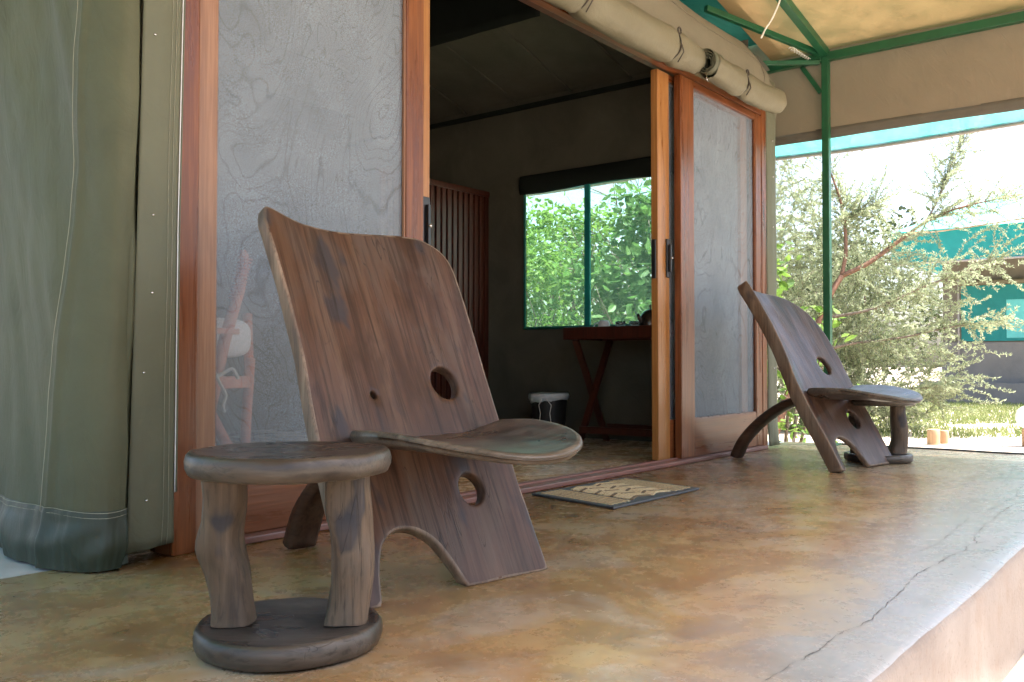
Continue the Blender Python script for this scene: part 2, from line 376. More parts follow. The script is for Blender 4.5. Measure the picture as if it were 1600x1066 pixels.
def lathe(name, prof, mat, parent=None, seg=32, off=None, loc=(0, 0, 0), wob=0, seed=0):
    V = []; F = []; n = len(prof)
    for k in range(seg):
        a = 2 * math.pi * k / seg
        for i, (r, z) in enumerate(prof):
            rr = r * (1 + wob * noise.noise(Vector((math.cos(a) * 1.1 + seed, math.sin(a) * 1.1, z * 2)))) if wob else r
            V.append((loc[0] + rr * math.cos(a), loc[1] + rr * math.sin(a), loc[2] + z))
    for k in range(seg):
        for i in range(n - 1):
            a, b = k * n + i, ((k + 1) % seg) * n + i; F.append((a, b, b + 1, a + 1))
    return obj(name, V, F, mat, parent, True, off)
def nz(*a): return noise.noise(Vector(a))
def lerp(a, b, t): return a + (b - a) * t
def spline(pts, n):
    """Catmull-Rom through points (tuples)"""
    P = [Vector(p) for p in pts]; P = [P[0] * 2 - P[1]] + P + [P[-1] * 2 - P[-2]]; out = []; m_ = len(P) - 3
    for k in range(n + 1):
        t = k / n * m_; i = min(int(t), m_ - 1); t -= i; a, b, c_, d = P[i:i + 4]
        out.append(.5 * ((2 * b) + (c_ - a) * t + (2 * a - 5 * b + 4 * c_ - d) * t * t + (3 * b - a - 3 * c_ + d) * t ** 3))
    return out

# ================================================================== SETTING
# ground sheet
def gfn(u, v):
    x = -140 + 340 * u; y = -150 + 330 * v; return (x, y, -.29)
GN = 60
g = grid('ground', gfn, GN, GN, 'sand'); tag(g, 'pale sandy ground around the tent and its veranda', kind='structure')
# raised veranda slab with a slightly uneven, rounded arris along the front
def slab(name, x0, x1, y0, y1, z0, z1, mat, amp=.004):
    nx = 160; prof = [(y1, z0), (y1, z1), (y0 + .25, z1), (y0 + .06, z1), (y0 + .022, z1 - .001), (y0 + .008, z1 - .006), (y0, z1 - .020), (y0, z1 - .1), (y0, z0)]
    V = []; F = []; n = len(prof)
    for i in range(nx + 1):
        x = x0 + (x1 - x0) * i / nx
        for k, (y, z) in enumerate(prof):
            a = amp * (nz(x * 2.3, k * .3, 1.7) + .6 * nz(x * 9, 2.2, k * .4)) if 3 <= k <= 7 else 0
            V.append((x, y + a, z + (a * .4 if 4 <= k <= 6 else 0)))
    for i in range(nx):
        for k in range(n - 1): a = i * n + k; F.append((a, a + 1, a + n + 1, a + n))
    F += [tuple(range(n)), tuple(range(nx * n + n - 1, nx * n - 1, -1))]
    return V, F
V, F = slab('veranda', -1.6, 6.12, .485, 2.40, -.32, 0, None)
fl = obj('veranda_floor', V, F, 'oxide_floor', None, False); tag(fl, 'polished ochre cement veranda floor with cracks near its front edge', kind='structure')
fl.data.materials.append(M['plinth_concrete'])
for p in fl.data.polygons:
    if p.normal.y < -.45 or abs(p.normal.x) > .5: p.material_index = 1
    p.use_smooth = True
# slab under the tent
sb = box('tent_slab', (-1.6, 2.4005, -.32), (6.12, 6.6, -.004), 'pale_concrete', None, 0); tag(sb, 'pale concrete slab carrying the tent', kind='structure')
infl = box('tent_floor', (1.36, 2.402, -.02), (5.52, 6.1, .003), 'oxide_floor', None, 0); tag(infl, 'polished brown floor inside the tent', kind='structure')
# cracks
CR = [[(1.489, .626), (1.563, .624), (1.626, .622), (1.706, .614), (1.793, .62), (1.855, .617), (1.93, .604), (1.986, .604), (2.137, .613), (2.268, .621), (2.351, .63), (2.49, .638), (2.639, .63), (2.778, .626), (2.882, .612), (2.945, .622), (3.045, .593)],
      [(3.0, .608), (3.108, .636), (3.228, .646), (3.385, .659), (3.477, .655), (3.66, .666), (3.9, .664)],
      [(2.747, .719), (2.844, .705), (2.939, .698), (3.054, .705), (3.177, .712), (3.309, .719), (3.483, .727)],
      [(3.6, .735), (3.764, .708), (3.915, .704), (4.074, .703), (4.2, .703), (4.362, .725), (4.7, .735)]]
for ci, c_ in enumerate(CR):
    P = spline([(x, y, 0) for x, y in c_], len(c_) * 9); V = []; F = []
    for i, p in enumerate(P):
        j = .006 * nz(p.x * 26, ci * 3.1, 0) + .003 * nz(p.x * 80, ci, 5); wd = max(.0003, (.0006 + .0011 * nz(p.x * 14, ci * 1.3, 9)) * (1.0 if ci < 2 else .7))
        if i in (0, len(P) - 1): wd = .0002
        V += [(p.x, p.y + j - wd, .0012), (p.x, p.y + j + wd, .0012)]
        if i: k = 2 * i; F.append((k - 2, k - 1, k + 1, k))
    obj('crack', V, F, 'crack_dark', fl, False)
# chips of fallen plaster / paint fleck
obj('paint_fleck', [(1.36, .70, .002), (1.395, .69, .002), (1.405, .70, .003), (1.37, .712, .002)], [(0, 1, 2, 3)], 'zip_white', fl, False)

# ================================================================== TENT
T0 = (3.45, 4.2, 0)
tent = empty('safari_tent', T0, 0, 'large olive canvas safari tent with open wooden sliding doors', 'tent')
# left side wall, with corner bulge, drawn in folds
BOT = spline([(1.315, 2.315, 0), (1.262, 2.275, 0), (1.195, 2.290, 0), (1.150, 2.40, 0), (1.160, 2.60, 0), (1.205, 2.9, 0), (1.27, 3.5, 0), (1.30, 4.6, 0), (1.30, 6.1, 0)], 120)
TOP = spline([(1.365, 2.345, 0), (1.350, 2.322, 0), (1.325, 2.325, 0), (1.305, 2.42, 0), (1.300, 2.60, 0), (1.305, 2.9, 0), (1.31, 3.5, 0), (1.31, 4.6, 0), (1.31, 6.1, 0)], 120)
def wallpt(s, z, extra=0):
    i = s * 120; k = min(int(i), 119); f = i - k; b = BOT[k].lerp(BOT[k + 1], f); t = TOP[k].lerp(TOP[k + 1], f); h = z / 2.45
    p = b.lerp(t, h ** .75); d = (BOT[min(k + 2, 120)] - BOT[max(k - 1, 0)]).normalized(); nrm = Vector((-d.y, d.x, 0))
    if nrm.dot(Vector((-1, -.5, 0))) < 0: nrm = -nrm
    q = s * 7.5
    y_ = p.y; a = .034 * nz(y_ * 3.2 - z * 1.5, z * .8, 3.3) + .012 * nz(y_ * 5.5 - z * 3.0, z * 1.3, 8.1) + .006 * nz(y_ * 14 - z * 6, z * 5, 1.2)
    a += .010 * math.exp(-((s - .405 + .008 * z) / .012) ** 2)
    if z < .3: a += .005 * (1 - z / .3) * nz(q * 7, z * 6, 4.4)
    a *= min(1, s * 14)
    return p + nrm * (a + extra) + Vector((0, 0, z))
grid('side_wall', lambda u, v: wallpt(u ** 1.25, .135 + v * 2.35), 150, 110, 'olive_canvas', tent, T0)
grid('ground_flap', lambda u, v: wallpt(u ** 1.25, .004 + v * .150, .010 * math.sin(v * math.pi) + .010 * nz(u * 9 + v * 1.3, v * 1.6, 2) * math.sin(math.pi * min(1, v * 1.2)) + (.003 if v > .9 else 0)), 190, 14, 'skirt_canvas', tent, T0)
for zz in (.140, .153):
    tube('stitch_line', [wallpt((i / 130) ** 1.25 * .999, zz + .004 * math.sin(i * .13), .0045) for i in range(100)], .0009, 'thread', tent, 4, T0)
tube('stitch_line', [wallpt(.405 - .008 * z_, z_, .0125) for z_ in [.15 + 2.3 * i / 60 for i in range(61)]], .0009, 'thread', tent, 4, T0)
# front corner strip that overlaps the jamb
def stripf(u, v):
    z = .03 + v * 2.45; x0 = 1.298 + .055 * (z / 2.45) ** .8; x1 = 1.437 + .004 * z + .012 * max(0, z - .9); b = .0
    if z < .14: b = .012 * (1 - z / .14) * nz(u * 3, 1, z * 9)
    return (lerp(x0, x1, u), 2.300 - .012 * math.sin(u * math.pi) * (.6 + .5 * nz(u * 2, z * 1.7, 5)) + b, z + (.01 * u if v == 0 else 0))
grid('corner_strip', stripf, 14, 70, 'strip_canvas', tent, T0, .003)
for u_ in (.72, .84):
    tube('stitch_line', [Vector(stripf(u_ + .01 * math.sin(i * .4), i / 60)) + Vector((0, -.002, 0)) for i in range(61)], .0007, 'thread', tent, 4, T0)
tube('edge_piping', [Vector(stripf(1.0, .06 + .94 * i / 60)) + Vector((.002, -.001, 0)) for i in range(61)], .0017, 'zip_white', tent, 6, T0)
tube('edge_piping', [Vector(stripf(1.0, .06 + .94 * i / 60)) + Vector((.008, .001, 0)) for i in range(61)], .0025, 'strip_canvas', tent, 6, T0)
for (u_, z_) in ((.26, 1.42), (.34, .93), (.36, .72), (.35, .165), (.22, .505), (.30, 2.0)):
    p = stripf(u_, (z_ - .03) / 2.45)
    lathe('rivet', [(0, .0035), (.0028, .0030), (.0038, .0012), (.0038, -.001)], 'chrome', tent, 10, T0, (0, 0, 0)).matrix_local.identity()
    r_ = COL.objects[-1] if False else bpy.data.objects[[o.name for o in tent.children if o.name.startswith('rivet')][-1]]
    for vv in r_.data.vertices:
        c3 = vv.co + Vector(T0); vv.co = Vector((c3.x + p[0] - T0[0], -c3.z + p[1] - .002 - T0[1], c3.y + p[2] - T0[2]))
# right-hand corner strip
def rstripf(u, v):
    z = .012 + v * 2.32; b = .018 * max(0, 1 - z / .16) * (1 + nz(u * 4, 0, z * 12))
    return (lerp(5.575, 5.745, u) + .02 * max(0, 1 - z / .12) * u, 2.318 - .010 * math.sin(u * 3.1) + .03 * max(0, u - .75) - b * .6 + .006 * nz(u * 3, z * 3, 7), z)
grid('corner_strip', rstripf, 10, 70, 'strip_canvas', tent, T0, .003)
for z_ in (.5, .95, 1.4, 1.72, 1.95):
    p = rstripf(.45, (z_ - .012) / 2.32); o_ = lathe('rivet', [(0, .003), (.004, .002), (.005, -.001)], 'chrome', tent, 8)
    for vv in o_.data.vertices: vv.co = Vector((vv.co.x + p[0] - T0[0], -vv.co.z + p[1] - .004 - T0[1], vv.co.y + p[2] - T0[2]))
# front canvas above the doors (gently sagging top, rounded to the right corner)
def gtop(x): return 2.50 + .05 * math.sin((x - 1.3) / 4.4 * math.pi * 1.0) ** 2 - (max(0, x - 5.3) / .45) ** 2 * .13 + .008 * math.sin(x * 5)
def gabf(u, v):
    x = lerp(1.33, 5.745, u); z0 = 2.10; z = lerp(z0, gtop(x), v)
    return (x, 2.325 - .018 * math.sin(v * math.pi) + .012 * nz(x * 1.3 + z, z * 3, 4) + .004 * nz(x * 4, z * 6, 4) + .05 * v ** 6, z)
grid('front_canvas', gabf, 140, 16, 'gable_canvas', tent, T0)
tube('seam', [Vector(gabf(i / 120, .80)) + Vector((0, -.003, 0)) for i in range(121)], .0018, 'gable_canvas', tent, 5, T0)
tube('seam', [Vector(gabf(.948, .25 + .55 * i / 12)) + Vector((.010 * math.sin(i), -.003, 0)) for i in range(13)], .0012, 'rope_dark', tent, 4, T0)
# roof over the tent (canvas) and inner lining
RX, RZ = 3.5, 3.15
def rooff(u, v):
    x = lerp(1.28, 5.75, u); y = lerp(2.36, 6.15, v); ex = min((x - 1.28), (5.75 - x)) / 2.23
    ey = min(y - 2.36, 6.15 - y) / 1.2
    z = 2.44 + min(ex * .72, ey * .42 + .04) * .85
    return (x, y, z + .010 * nz(x * 2, y * 2, 1))
grid('roof', rooff, 60, 50, 'inner_canvas', tent, T0)
# walls seen from inside: right wall with the window opening, back wall
WX = 5.5; WY0, WY1, WZ0, WZ1 = 3.02, 4.16, .79, 1.81
def inner(name, x0, y0, x1, y1, z0, z1, mat='inner_canvas', amp=.012):
    L = math.hypot(x1 - x0, y1 - y0); nu = max(4, int(L / .05)); nv = max(4, int((z1 - z0) / .08)); nx_, ny_ = -(y1 - y0) / L, (x1 - x0) / L
    def f(u, v):
        s = u * L; z = lerp(z0, z1, v); e = math.sin(math.pi * min(1, max(0, u))) ** .3 * math.sin(math.pi * v) ** .3 if 0 < u < 1 and 0 < v < 1 else 0
        a = amp * e * (nz(s * 7 + x0, z * .7, 2) + .6 * nz(s * 16, z * 1.2, 6))
        return (lerp(x0, x1, u) + nx_ * a, lerp(y0, y1, u) + ny_ * a, z)
    return grid(name, f, nu, nv, mat, tent, T0)
inner('inner_wall', WX, 2.40, WX, WY0, 0, 2.58); inner('inner_wall', WX, WY1, WX, 6.1, 0, 2.58)
inner('inner_wall', WX, WY0, WX, WY1, 0, WZ0); inner('inner_wall', WX, WY0, WX, WY1, WZ1, 2.58)
inner('inner_wall', 1.36, 6.1, WX, 6.1, 0, 2.75)
inner('inner_wall', 1.36, 6.1, 1.36, 2.4, 0, 2.58)
grid('fly_sheet', lambda u, v: (lerp(-.9, 6.08, u), lerp(2.34, 6.9, v), (2.745 + .205 * (6.1 - lerp(-.9, 6.08, u)) if lerp(-.9, 6.08, u) > 2.6 else 3.46 - .205 * (2.6 - lerp(-.9, 6.08, u))) - .02 * math.sin(v * 3.1)), 50, 30, 'fly_canvas', tent, T0)
box('ridge_seam', (5.44, 2.45, 2.425), (5.485, 6.08, 2.455), 'inner_dark', tent, .005, T0)
# window: green-tinted net, bound edges, mullion strip, rolled blind above
wn_ = box('window_net', (WX + .004, WY0, WZ0), (WX + .006, WY1, WZ1), 'window_net', tent, 0, T0)
tube('window_binding', [(WX - .006, WY0, WZ0), (WX - .006, WY1 + .01, WZ0), (WX - .006, WY1 + .01, WZ1), (WX - .006, WY0, WZ1)], .014, 'window_green', wn_, 6, T0)
box('window_mullion', (WX - .022, 3.585, WZ0 - .01), (WX - .004, 3.63, WZ1 + .02), 'teal_canvas', wn_, .003, T0)
grid('window_valance', lambda u, v: (WX - .018 - .020 * math.sin(v * math.pi) - .006 * nz(u * 7, v * 2, 3), lerp(2.62, 4.20, u), lerp(1.795 - .010 * math.sin(u * 9), 1.925, v)), 40, 8, 'inner_dark', tent, T0, .006)
# dark hanging canvas flap under the ceiling
grid('hanging_flap', lambda u, v: (4.2 + .012 * nz(u * 5, v, 2), lerp(3.08, 3.95, u), lerp(2.50, 2.86, v)), 16, 6, 'inner_dark', tent, T0, .01)
for k in range(7):
    y_ = 2.75 + k * .5; tube('ceiling_seam', [Vector(rooff((x_ - 1.28) / 4.47, (y_ - 2.36) / 3.79)) + Vector((0, 0, -.012)) for x_ in [3.2 + 2.3 * i / 24 for i in range(25)]], .009, 'inner_canvas', tent, 5, T0)

# ---------------- door frame
D0 = (3.48, 2.35, 0)
df = empty('door_frame', D0, 0, 'red-brown varnished timber frame around the wide tent doorway', 'door frame')
box('jamb', (1.438, 2.305, .0), (1.512, 2.42, 2.125), 'door_wood', df, .004, D0)
box('jamb', (5.505, 2.318, .0), (5.572, 2.42, 2.125), 'door_wood', df, .004, D0)
box('head', (1.513, 2.32, 2.085), (5.504, 2.366, 2.118), 'door_wood_rail', df, .004, D0); box('head_track', (1.513, 2.3665, 2.098), (5.504, 2.42, 2.118), 'dark_red_wood', df, .002, D0)
sil = box('sill', (1.513, 2.285, .0005), (5.504, 2.425, .022), 'sill_wood', df, .005, D0)
box('track_rail', (1.514, 2.348, .0221), (5.503, 2.353, .030), 'sill_wood', df, 0, D0)
# ---------------- sliding leaves
def leaf(x0, x1, y0, y1, label, wl, wr, matl, matr, mesh, handle=None, rail=.205, bead=True):
    c = ((x0 + x1) / 2, (y0 + y1) / 2, .024)
    t = empty('sliding_screen_door', c, 0, label, 'door', 'sliding screen doors of the tent')
    z0, z1 = .024, 2.08
    box('stile', (x0, y0, z0), (x0 + wl, y1, z1), matl, t, .004, c); box('stile', (x1 - wr, y0, z0), (x1, y1, z1), matr, t, .004, c)
    box('bottom_rail', (x0 + wl + .0005, y0 + .002, z0), (x1 - wr - .0005, y1 - .002, z0 + rail), 'door_wood_rail', t, .004, c)
    box('top_rail', (x0 + wl + .0005, y0 + .002, z1 - .040), (x1 - wr - .0005, y1 - .002, z1), 'door_wood_rail', t, .004, c)
    ym = (y0 + y1) / 2
    def mf(u, v): return (lerp(x0 + wl - .002, x1 - wr + .002, u), ym + .004 * nz(u * 3 + x0, v * 4, 1) * math.sin(u * 3.14) , lerp(z0 + rail - .002, z1 - .038, v))
    grid('mesh_screen', mf, 24, 44, mesh, t, c)
    if bead:
        for a, b in (((x0 + wl, z0 + rail), (x0 + wl, z1 - .040)), ((x1 - wr, z0 + rail), (x1 - wr, z1 - .040)), ((x0 + wl, z0 + rail), (x1 - wr, z0 + rail))):
            bar('glazing_bead', (a[0], ym - .009, a[1]), (b[0], ym - .009, b[1]), .012, .012, matl, t, .003, c)
    if handle:
        hx, hy, h0, h1, sgn = handle
        hp_ = box('handle_plate', (hx - .018, hy - .010, h0), (hx + .018, hy, h1), 'black_plastic', t, .003, c)
        box('handle_grip', (hx - .007, hy - .026, h0 + .03), (hx + .007, hy - .0101, h1 - .03), 'black_plastic', hp_, .004, c)
        box('edge_pull', (sgn[0], (y0 + y1) / 2 - .012, h0 - .01), (sgn[1], (y0 + y1) / 2 + .012, h1 - .01), 'black_plastic', t, .003, c)
        tube('latch_bolt', [(hx, hy - .024, (h0 + h1) / 2), (hx, hy - .034, (h0 + h1) / 2)], .006, 'chrome', hp_, 8, c)
    return t
leaf(1.514, 2.450, 2.322, 2.362, 'fixed left mesh door of the tent behind the large carved chair', .066, .090, 'pale_door_wood', 'door_wood', 'mesh_grey')
leaf(1.53, 2.535, 2.372, 2.412, 'sliding mesh door pushed open behind the left fixed door', .09, .09, 'door_wood', 'honey_wood', 'mesh_thin', (2.508, 2.372, .93, 1.15, (2.5355, 2.547)), bead=False)
leaf(4.436, 5.504, 2.322, 2.362, 'fixed right mesh door of the tent behind the smaller-looking far chair', .155, .085, 'door_wood', 'door_wood', 'mesh_grey_plain')
leaf(4.275, 5.40, 2.372, 2.412, 'sliding mesh door pushed open behind the right fixed door, honey-coloured edge showing', .125, .09, 'honey_wood', 'pale_door_wood', 'mesh_grey_plain', (4.375, 2.372, .985, 1.19, (4.263, 4.2745)), bead=False)

# ---------------- rolled-up door flaps
def roll(x0, x1, y, zf, r, label, spiral, seed, taper):
    n = 110; sg = 26; c = ((x0 + x1) / 2, y, zf((x0 + x1) / 2) - r)
    t = empty('rolled_door_flap', c, 0, label, 'canvas flap', 'rolled canvas flaps over the doorway')
    V = []; F = []; x0b = x0 + (.03 if spiral else 0)
    for i in range(n + 1):
        x = lerp(x0b, x1, i / n); rr = r * (1 + .06 * nz(x * 2.2 + seed, 0, 0)) * taper(x)
        g = max([math.exp(-((x - st) / .025) ** 2) for st in STR[seed]]); gw = max([math.exp(-((x - st) / .16) ** 2) for st in STR[seed]])
        rr *= 1 - .20 * g
        for k in range(sg):
            a = 2 * math.pi * k / sg; ca, sa = math.cos(a), math.sin(a)
            q = rr * (1 + .12 * nz(x * 4 + seed, ca * 1.6, sa * 1.6) + .055 * nz(x * 11 + a, ca * 4, sa * 4) + gw * .11 * nz(x * 5 + a * .7, ca * 5, sa * 5 + seed))
            if sa < 0: q *= 1 + .10 * sa * sa * (1 + nz(x * 1.7, 3, seed))     # the roll sags underneath
            V.append((x, y + q * .92 * ca, zf(x) + q * sa))
    for i in range(n):
        for k in range(sg): a, b = i * sg + k, i * sg + (k + 1) % sg; F.append((a, b, b + sg, a + sg))
    if not spiral: F.append(tuple(range(sg - 1, -1, -1)))
    F.append(tuple(range(n * sg, (n + 1) * sg)))
    ro_ = obj('roll', V, F, 'roll_canvas', t, True, c)
    if spiral:   # layers of cloth wound up, seen at the open end
        S2 = []; F2 = []; N = 170
        for i in range(N + 1):
            a = 1.2 + i / N * 2 * math.pi * 3.4; rr = r * .99 * (1 - .60 * i / N) * (1 + .04 * nz(a, 1, 1))
            xe = x0 - .012 + .006 * nz(a * 1.3, 5, 5) + .016 * (i / N)
            S2 += [(x0 + .10, y + rr * math.cos(a) * .92, zf(x0) + rr * math.sin(a)), (xe, y + rr * math.cos(a) * .92, zf(x0) + rr * math.sin(a))]
            if i: k = 2 * i; F2.append((k - 2, k - 1, k + 1, k))
        o = obj('roll_end', S2, F2, 'strip_canvas', ro_, True, c)
        bm = bmesh.new(); bm.from_mesh(o.data); bmesh.ops.solidify(bm, geom=list(bm.faces), thickness=.005); bm.to_mesh(o.data); bm.free()
    for st in STR[seed]:
        rs = r * taper(st) * .86; L = [(st + .004 * math.sin(k), y + rs * .93 * math.cos(2 * math.pi * k / 25), zf(st) + rs * math.sin(2 * math.pi * k / 25)) for k in range(26)]
        ts_ = tube('tie_strap', L, .004, 'rope_dark', t, 6, c, False)
        tube('tie_end', [(st, y - rs * .98, zf(st) - rs * .1), (st + .008, y - rs * 1.05, zf(st) - rs * .6), (st - .004, y - rs * .7, zf(st) - rs * 1.25)], .0032, 'rope_dark', ts_, 5, c)
        tube('tie_loop', [(st + .016 * math.cos(k * .6), y - rs * .80, zf(st) + rs * .85 + .016 * math.sin(k * .6)) for k in range(11)], .0045, 'rope_dark', ts_, 6, c)
    return t
STR = {0: [2.2, 3.3, 4.13], 1: [4.87]}
roll(1.40, 4.43, 2.225, lambda x: 2.138 - .014 * math.sin(x * 2.1), .088, 'long rolled olive canvas flap over the open doorway', False, 0, lambda x: 1 - .30 * min(1, max(0, (x - 4.15) / .3)))
roll(4.455, 5.40, 2.178, lambda x: 2.122 - .016 * math.sin((x - 4.45) * 3.3), .070, 'short rolled canvas flap above the right mesh door, its spiral end showing', True, 1, lambda x: 1)
for (x_, z_) in ((4.44, 2.10),):
    tube_o = tube('hook', [(x_, 2.172, 2.055), (x_, 2.170, 2.025), (x_ + .004, 2.166, 2.014), (x_ + .008, 2.166, 2.022)], .003, 'chrome', None, 6); tag(tube_o, 'small steel hook hanging under the open end of the canvas roll', 'hook')

# ================================================================== INSIDE
# slatted screen
c = (4.95, 4.5, .003); sc_ = empty('slatted_screen', c, 0, 'dark red wooden slatted screen standing inside the tent', 'screen')
me0 = None
for k in range(19):
    x = 4.32 + k * .0605
    if me0 is None:
        o = box('slat', (x, 4.485, .003), (x + .042, 4.507, 1.80), 'dark_red_wood', sc_, .004, c); me0 = o.data; X0 = x
    else:
        o = bpy.data.objects.new('slat', me0); COL.objects.link(o); o.parent = sc_; o.location = (x - X0, 0, 0)
box('top_rail', (4.29, 4.478, 1.8005), (5.455, 4.515, 1.84), 'dark_red_wood', sc_, .004, c)
box('back_rail', (4.29, 4.5075, .35), (5.455, 4.525, .43), 'dark_red_wood', sc_, .003, c); box('back_rail', (4.29, 4.5075, 1.40), (5.455, 4.525, 1.48), 'dark_red_wood', sc_, .003, c)
# tray table
c = (5.22, 3.08, .003); tt = empty('tray_table', c, 0, 'dark red folding tray table under the green window', 'table')
box('tray_base', (5.0, 2.70, .722), (5.44, 3.455, .737), 'dark_red_wood', tt, .003, c)
for lo, hi in (((4.985, 2.685, .685), (4.9995, 3.47, .765)), ((5.4405, 2.685, .685), (5.455, 3.47, .765)), ((5.0, 2.685, .685), (5.44, 2.6995, .765)), ((5.0, 3.4555, .685), (5.44, 3.47, .765))):
    box('tray_side', lo, hi, 'dark_red_wood', tt, .003, c)
for y_ in (2.79, 3.37):
    bar('leg', (5.02, y_, .0035), (5.40, y_, .684), .022, .045, 'dark_red_wood', tt, .003, c, (0, 1, 0)); bar('leg', (5.40, y_ + .026, .0035), (5.02, y_ + .026, .684), .022, .045, 'dark_red_wood', tt, .003, c, (0, 1, 0))
for x_ in (5.035, 5.375):
    bar('stretcher', (x_, 2.80, .10), (x_, 3.37, .10), .03, .045, 'dark_red_wood', tt, .003, c)
# cups, glasses, kettle on the tray
lathe_cup = [(0, .073), (.020, .073), (.031, .070), (.038, .055), (.041, .02), (.042, 0), (.039, 0), (.038, .02), (.035, .053), (.028, .066), (0, .069)]
c = (5.12, 3.24, .7375); mg = empty('mug', c, 0, 'white mug turned upside down on the tray table', 'mug')
mb_ = lathe('body', lathe_cup, 'ceramic', mg, 24)
tube('handle', [(-.01, .040, .055), (-.012, .062, .050), (-.013, .068, .034), (-.012, .058, .018), (-.01, .041, .014)], .0045, 'ceramic', mb_, 8)
for (x_, y_, lb) in ((5.12, 3.115, 'clear drinking glass beside the white mug on the tray'), (5.15, 3.03, 'clear drinking glass beside the dark kettle on the tray')):
    o = lathe('drinking_glass', [(0, .004), (.026, .004), (.029, 0), (.031, .003), (.033, .05), (.0335, .062), (.0315, .062), (.030, .05), (.027, .009), (0, .009)], 'glass', None, 24, None, (0, 0, 0)); o.location = (x_, y_, .7375); tag(o, lb, 'glass', 'glasses on the tray table')
c = (5.10, 2.885, .7375); kt = empty('kettle', c, 0, 'dark metal domed kettle at the right end of the tray', 'kettle')
lathe('body', [(0, 0), (.070, 0), (.073, .01), (.072, .05), (.064, .085), (.048, .112), (.03, .126), (.012, .131), (0, .132)], 'kettle_metal', kt, 28)
lathe('lid_knob', [(0, .128), (.006, .130), (.005, .145), (.008, .152), (.006, .160), (0, .162)], 'black_plastic', kt, 14)
tube('handle', [(0, -.062, .088), (0, -.10, .095), (0, -.112, .06), (0, -.10, .025), (0, -.073, .02)], .007, 'black_plastic', kt, 8)
tube('spout', [(-.06, .02, .04), (-.085, .028, .07), (-.10, .033, .10)], [.016, .012, .008], 'kettle_metal', kt, 10)
# waste bin with a liner and drawstrings
c = (5.20, 3.74, .003); bn = empty('waste_bin', c, 0, 'dark woven waste bin with white liner and dangling drawstrings', 'waste bin')
prof = [(0, .004), (.095, .0), (.100, .004)] + [(.100 + .028 * i / 24 + .0035 * (i % 2), .01 + .30 * i / 24) for i in range(25)] + [(.125, .312), (.122, .305), (.095, .012), (0, .010)]
lathe('basket', prof, 'bin_wicker', bn, 30)
def lin(u, v):
    a = 2 * math.pi * u; q = v; r = .126 + .016 * math.sin(q * 3.1) ; dz = .335 - .055 * (1 - q) - (.02 * nz(math.cos(a) * 2, math.sin(a) * 2, 3) + .022 * max(0, math.cos(a - 2.6))) * (1 - q)
    if q > .8: r -= .03 * (q - .8) / .2; dz -= .02 * (q - .8) / .2
    return (r * math.cos(a) * (1 + .02 * nz(a * 3, q * 4, 1)), r * math.sin(a), dz)
grid('liner', lin, 36, 10, 'bag_white', bn)
for s_, e in ((0, -.02), (.038, .02)):
    aa = R(196) + s_ * 2; bx_, by_ = .143 * math.cos(aa), .143 * math.sin(aa)
    dx, dy = -math.sin(aa), math.cos(aa)
    tube('drawstring', [(bx_ + dx * s_ * .6 , by_ + dy * s_ * .6, .285), (bx_ * 1.03 + dx * (s_ + e * .9), by_ * 1.03 + dy * (s_ + e), .245), (bx_ * 1.02 + dx * (s_ + e * .5), by_ * 1.02 + dy * (s_ + e * .4), .19), (bx_ + dx * (s_ + e * .8), by_ + dy * (s_ + e * .8), .13), (bx_ + dx * (s_ + e * .2), by_ + dy * (s_ + e * .2), .085)], .0028, 'rope_white', bn, 6)
# folding camp chair behind the left mesh
c = (2.02, 2.88, .003); cc_ = empty('folding_chair', c, R(0), 'folding wooden chair with white cushion seen through the left mesh door', 'chair')
def W(*p): return tuple(p[i] - c[i] for i in range(3))
tube('back_post', [W(*p) for p in ((1.86, 2.78, .08), (1.90, 2.83, .35), (1.98, 2.86, .60), (2.06, 2.88, .80), (2.085, 2.89, .93), (2.08, 2.89, .95))], [.024, .024, .023, .021, .019, .010], 'camp_wood', cc_, 10)
tube('leg', [W(*p) for p in ((2.12, 2.80, .003), (2.0, 2.83, .20), (1.84, 2.84, .48))], .02, 'camp_wood', cc_, 10)
tube('leg', [W(*p) for p in ((2.17, 3.0, .003), (2.165, 2.98, .30), (2.16, 2.95, .55))], .020, 'camp_wood', cc_, 10)
tube('leg', [W(*p) for p in ((1.86, 2.78, .003), (1.86, 2.78, .08))], .022, 'camp_wood', cc_, 10)
bar('armrest', W(1.72, 2.82, .645), W(2.03, 2.86, .645), .045, .022, 'camp_wood', cc_, .004)
for k in range(13):
    z_ = .77 + .012 * k; x_ = lerp(2.045, 2.086, k / 12.); a_ = [W(x_ + .024 * math.cos(t * .5236), 2.882 + .024 * math.sin(t * .5236), z_) for t in range(13)]
    tube('cord_wrap', a_, .0035, 'camp_wood', cc_, 5, None, False)
bar('seat_rail', W(1.72, 2.84, .46), W(2.165, 2.955, .46), .02, .045, 'camp_wood', cc_, .004)
tube('back_post', [W(*p) for p in ((2.165, 2.96, .46), (2.17, 2.975, .60), (2.175, 2.99, .72))], .018, 'camp_wood', cc_, 10)
def cush(u, v):
    a = 2 * math.pi * u; b = math.pi * (v - .5); sg = lambda t, e: math.copysign(abs(t) ** e, t)
    return W(2.02 + .155 * sg(math.cos(a), .6) * sg(math.cos(b), .5), 2.99 + .06 * sg(math.sin(a), .6) * sg(math.cos(b), .5), .625 + .075 * sg(math.sin(b), .6))
grid('cushion', cush, 32, 16, 'white_cloth', cc_)
for z_ in (.58, .64, .70): bar('back_slat', W(1.70, 2.97, z_), W(1.885, 2.98, z_), .012, .026, 'white_cloth', cc_, .003)
tube('rope_tie', spline([W(1.82, 2.80, .52), W(1.88, 2.80, .515), W(1.905, 2.795, .485), W(1.93, 2.79, .495), W(1.965, 2.785, .51), W(1.985, 2.78, .475)], 24), .0065, 'rope_white', cc_, 8)
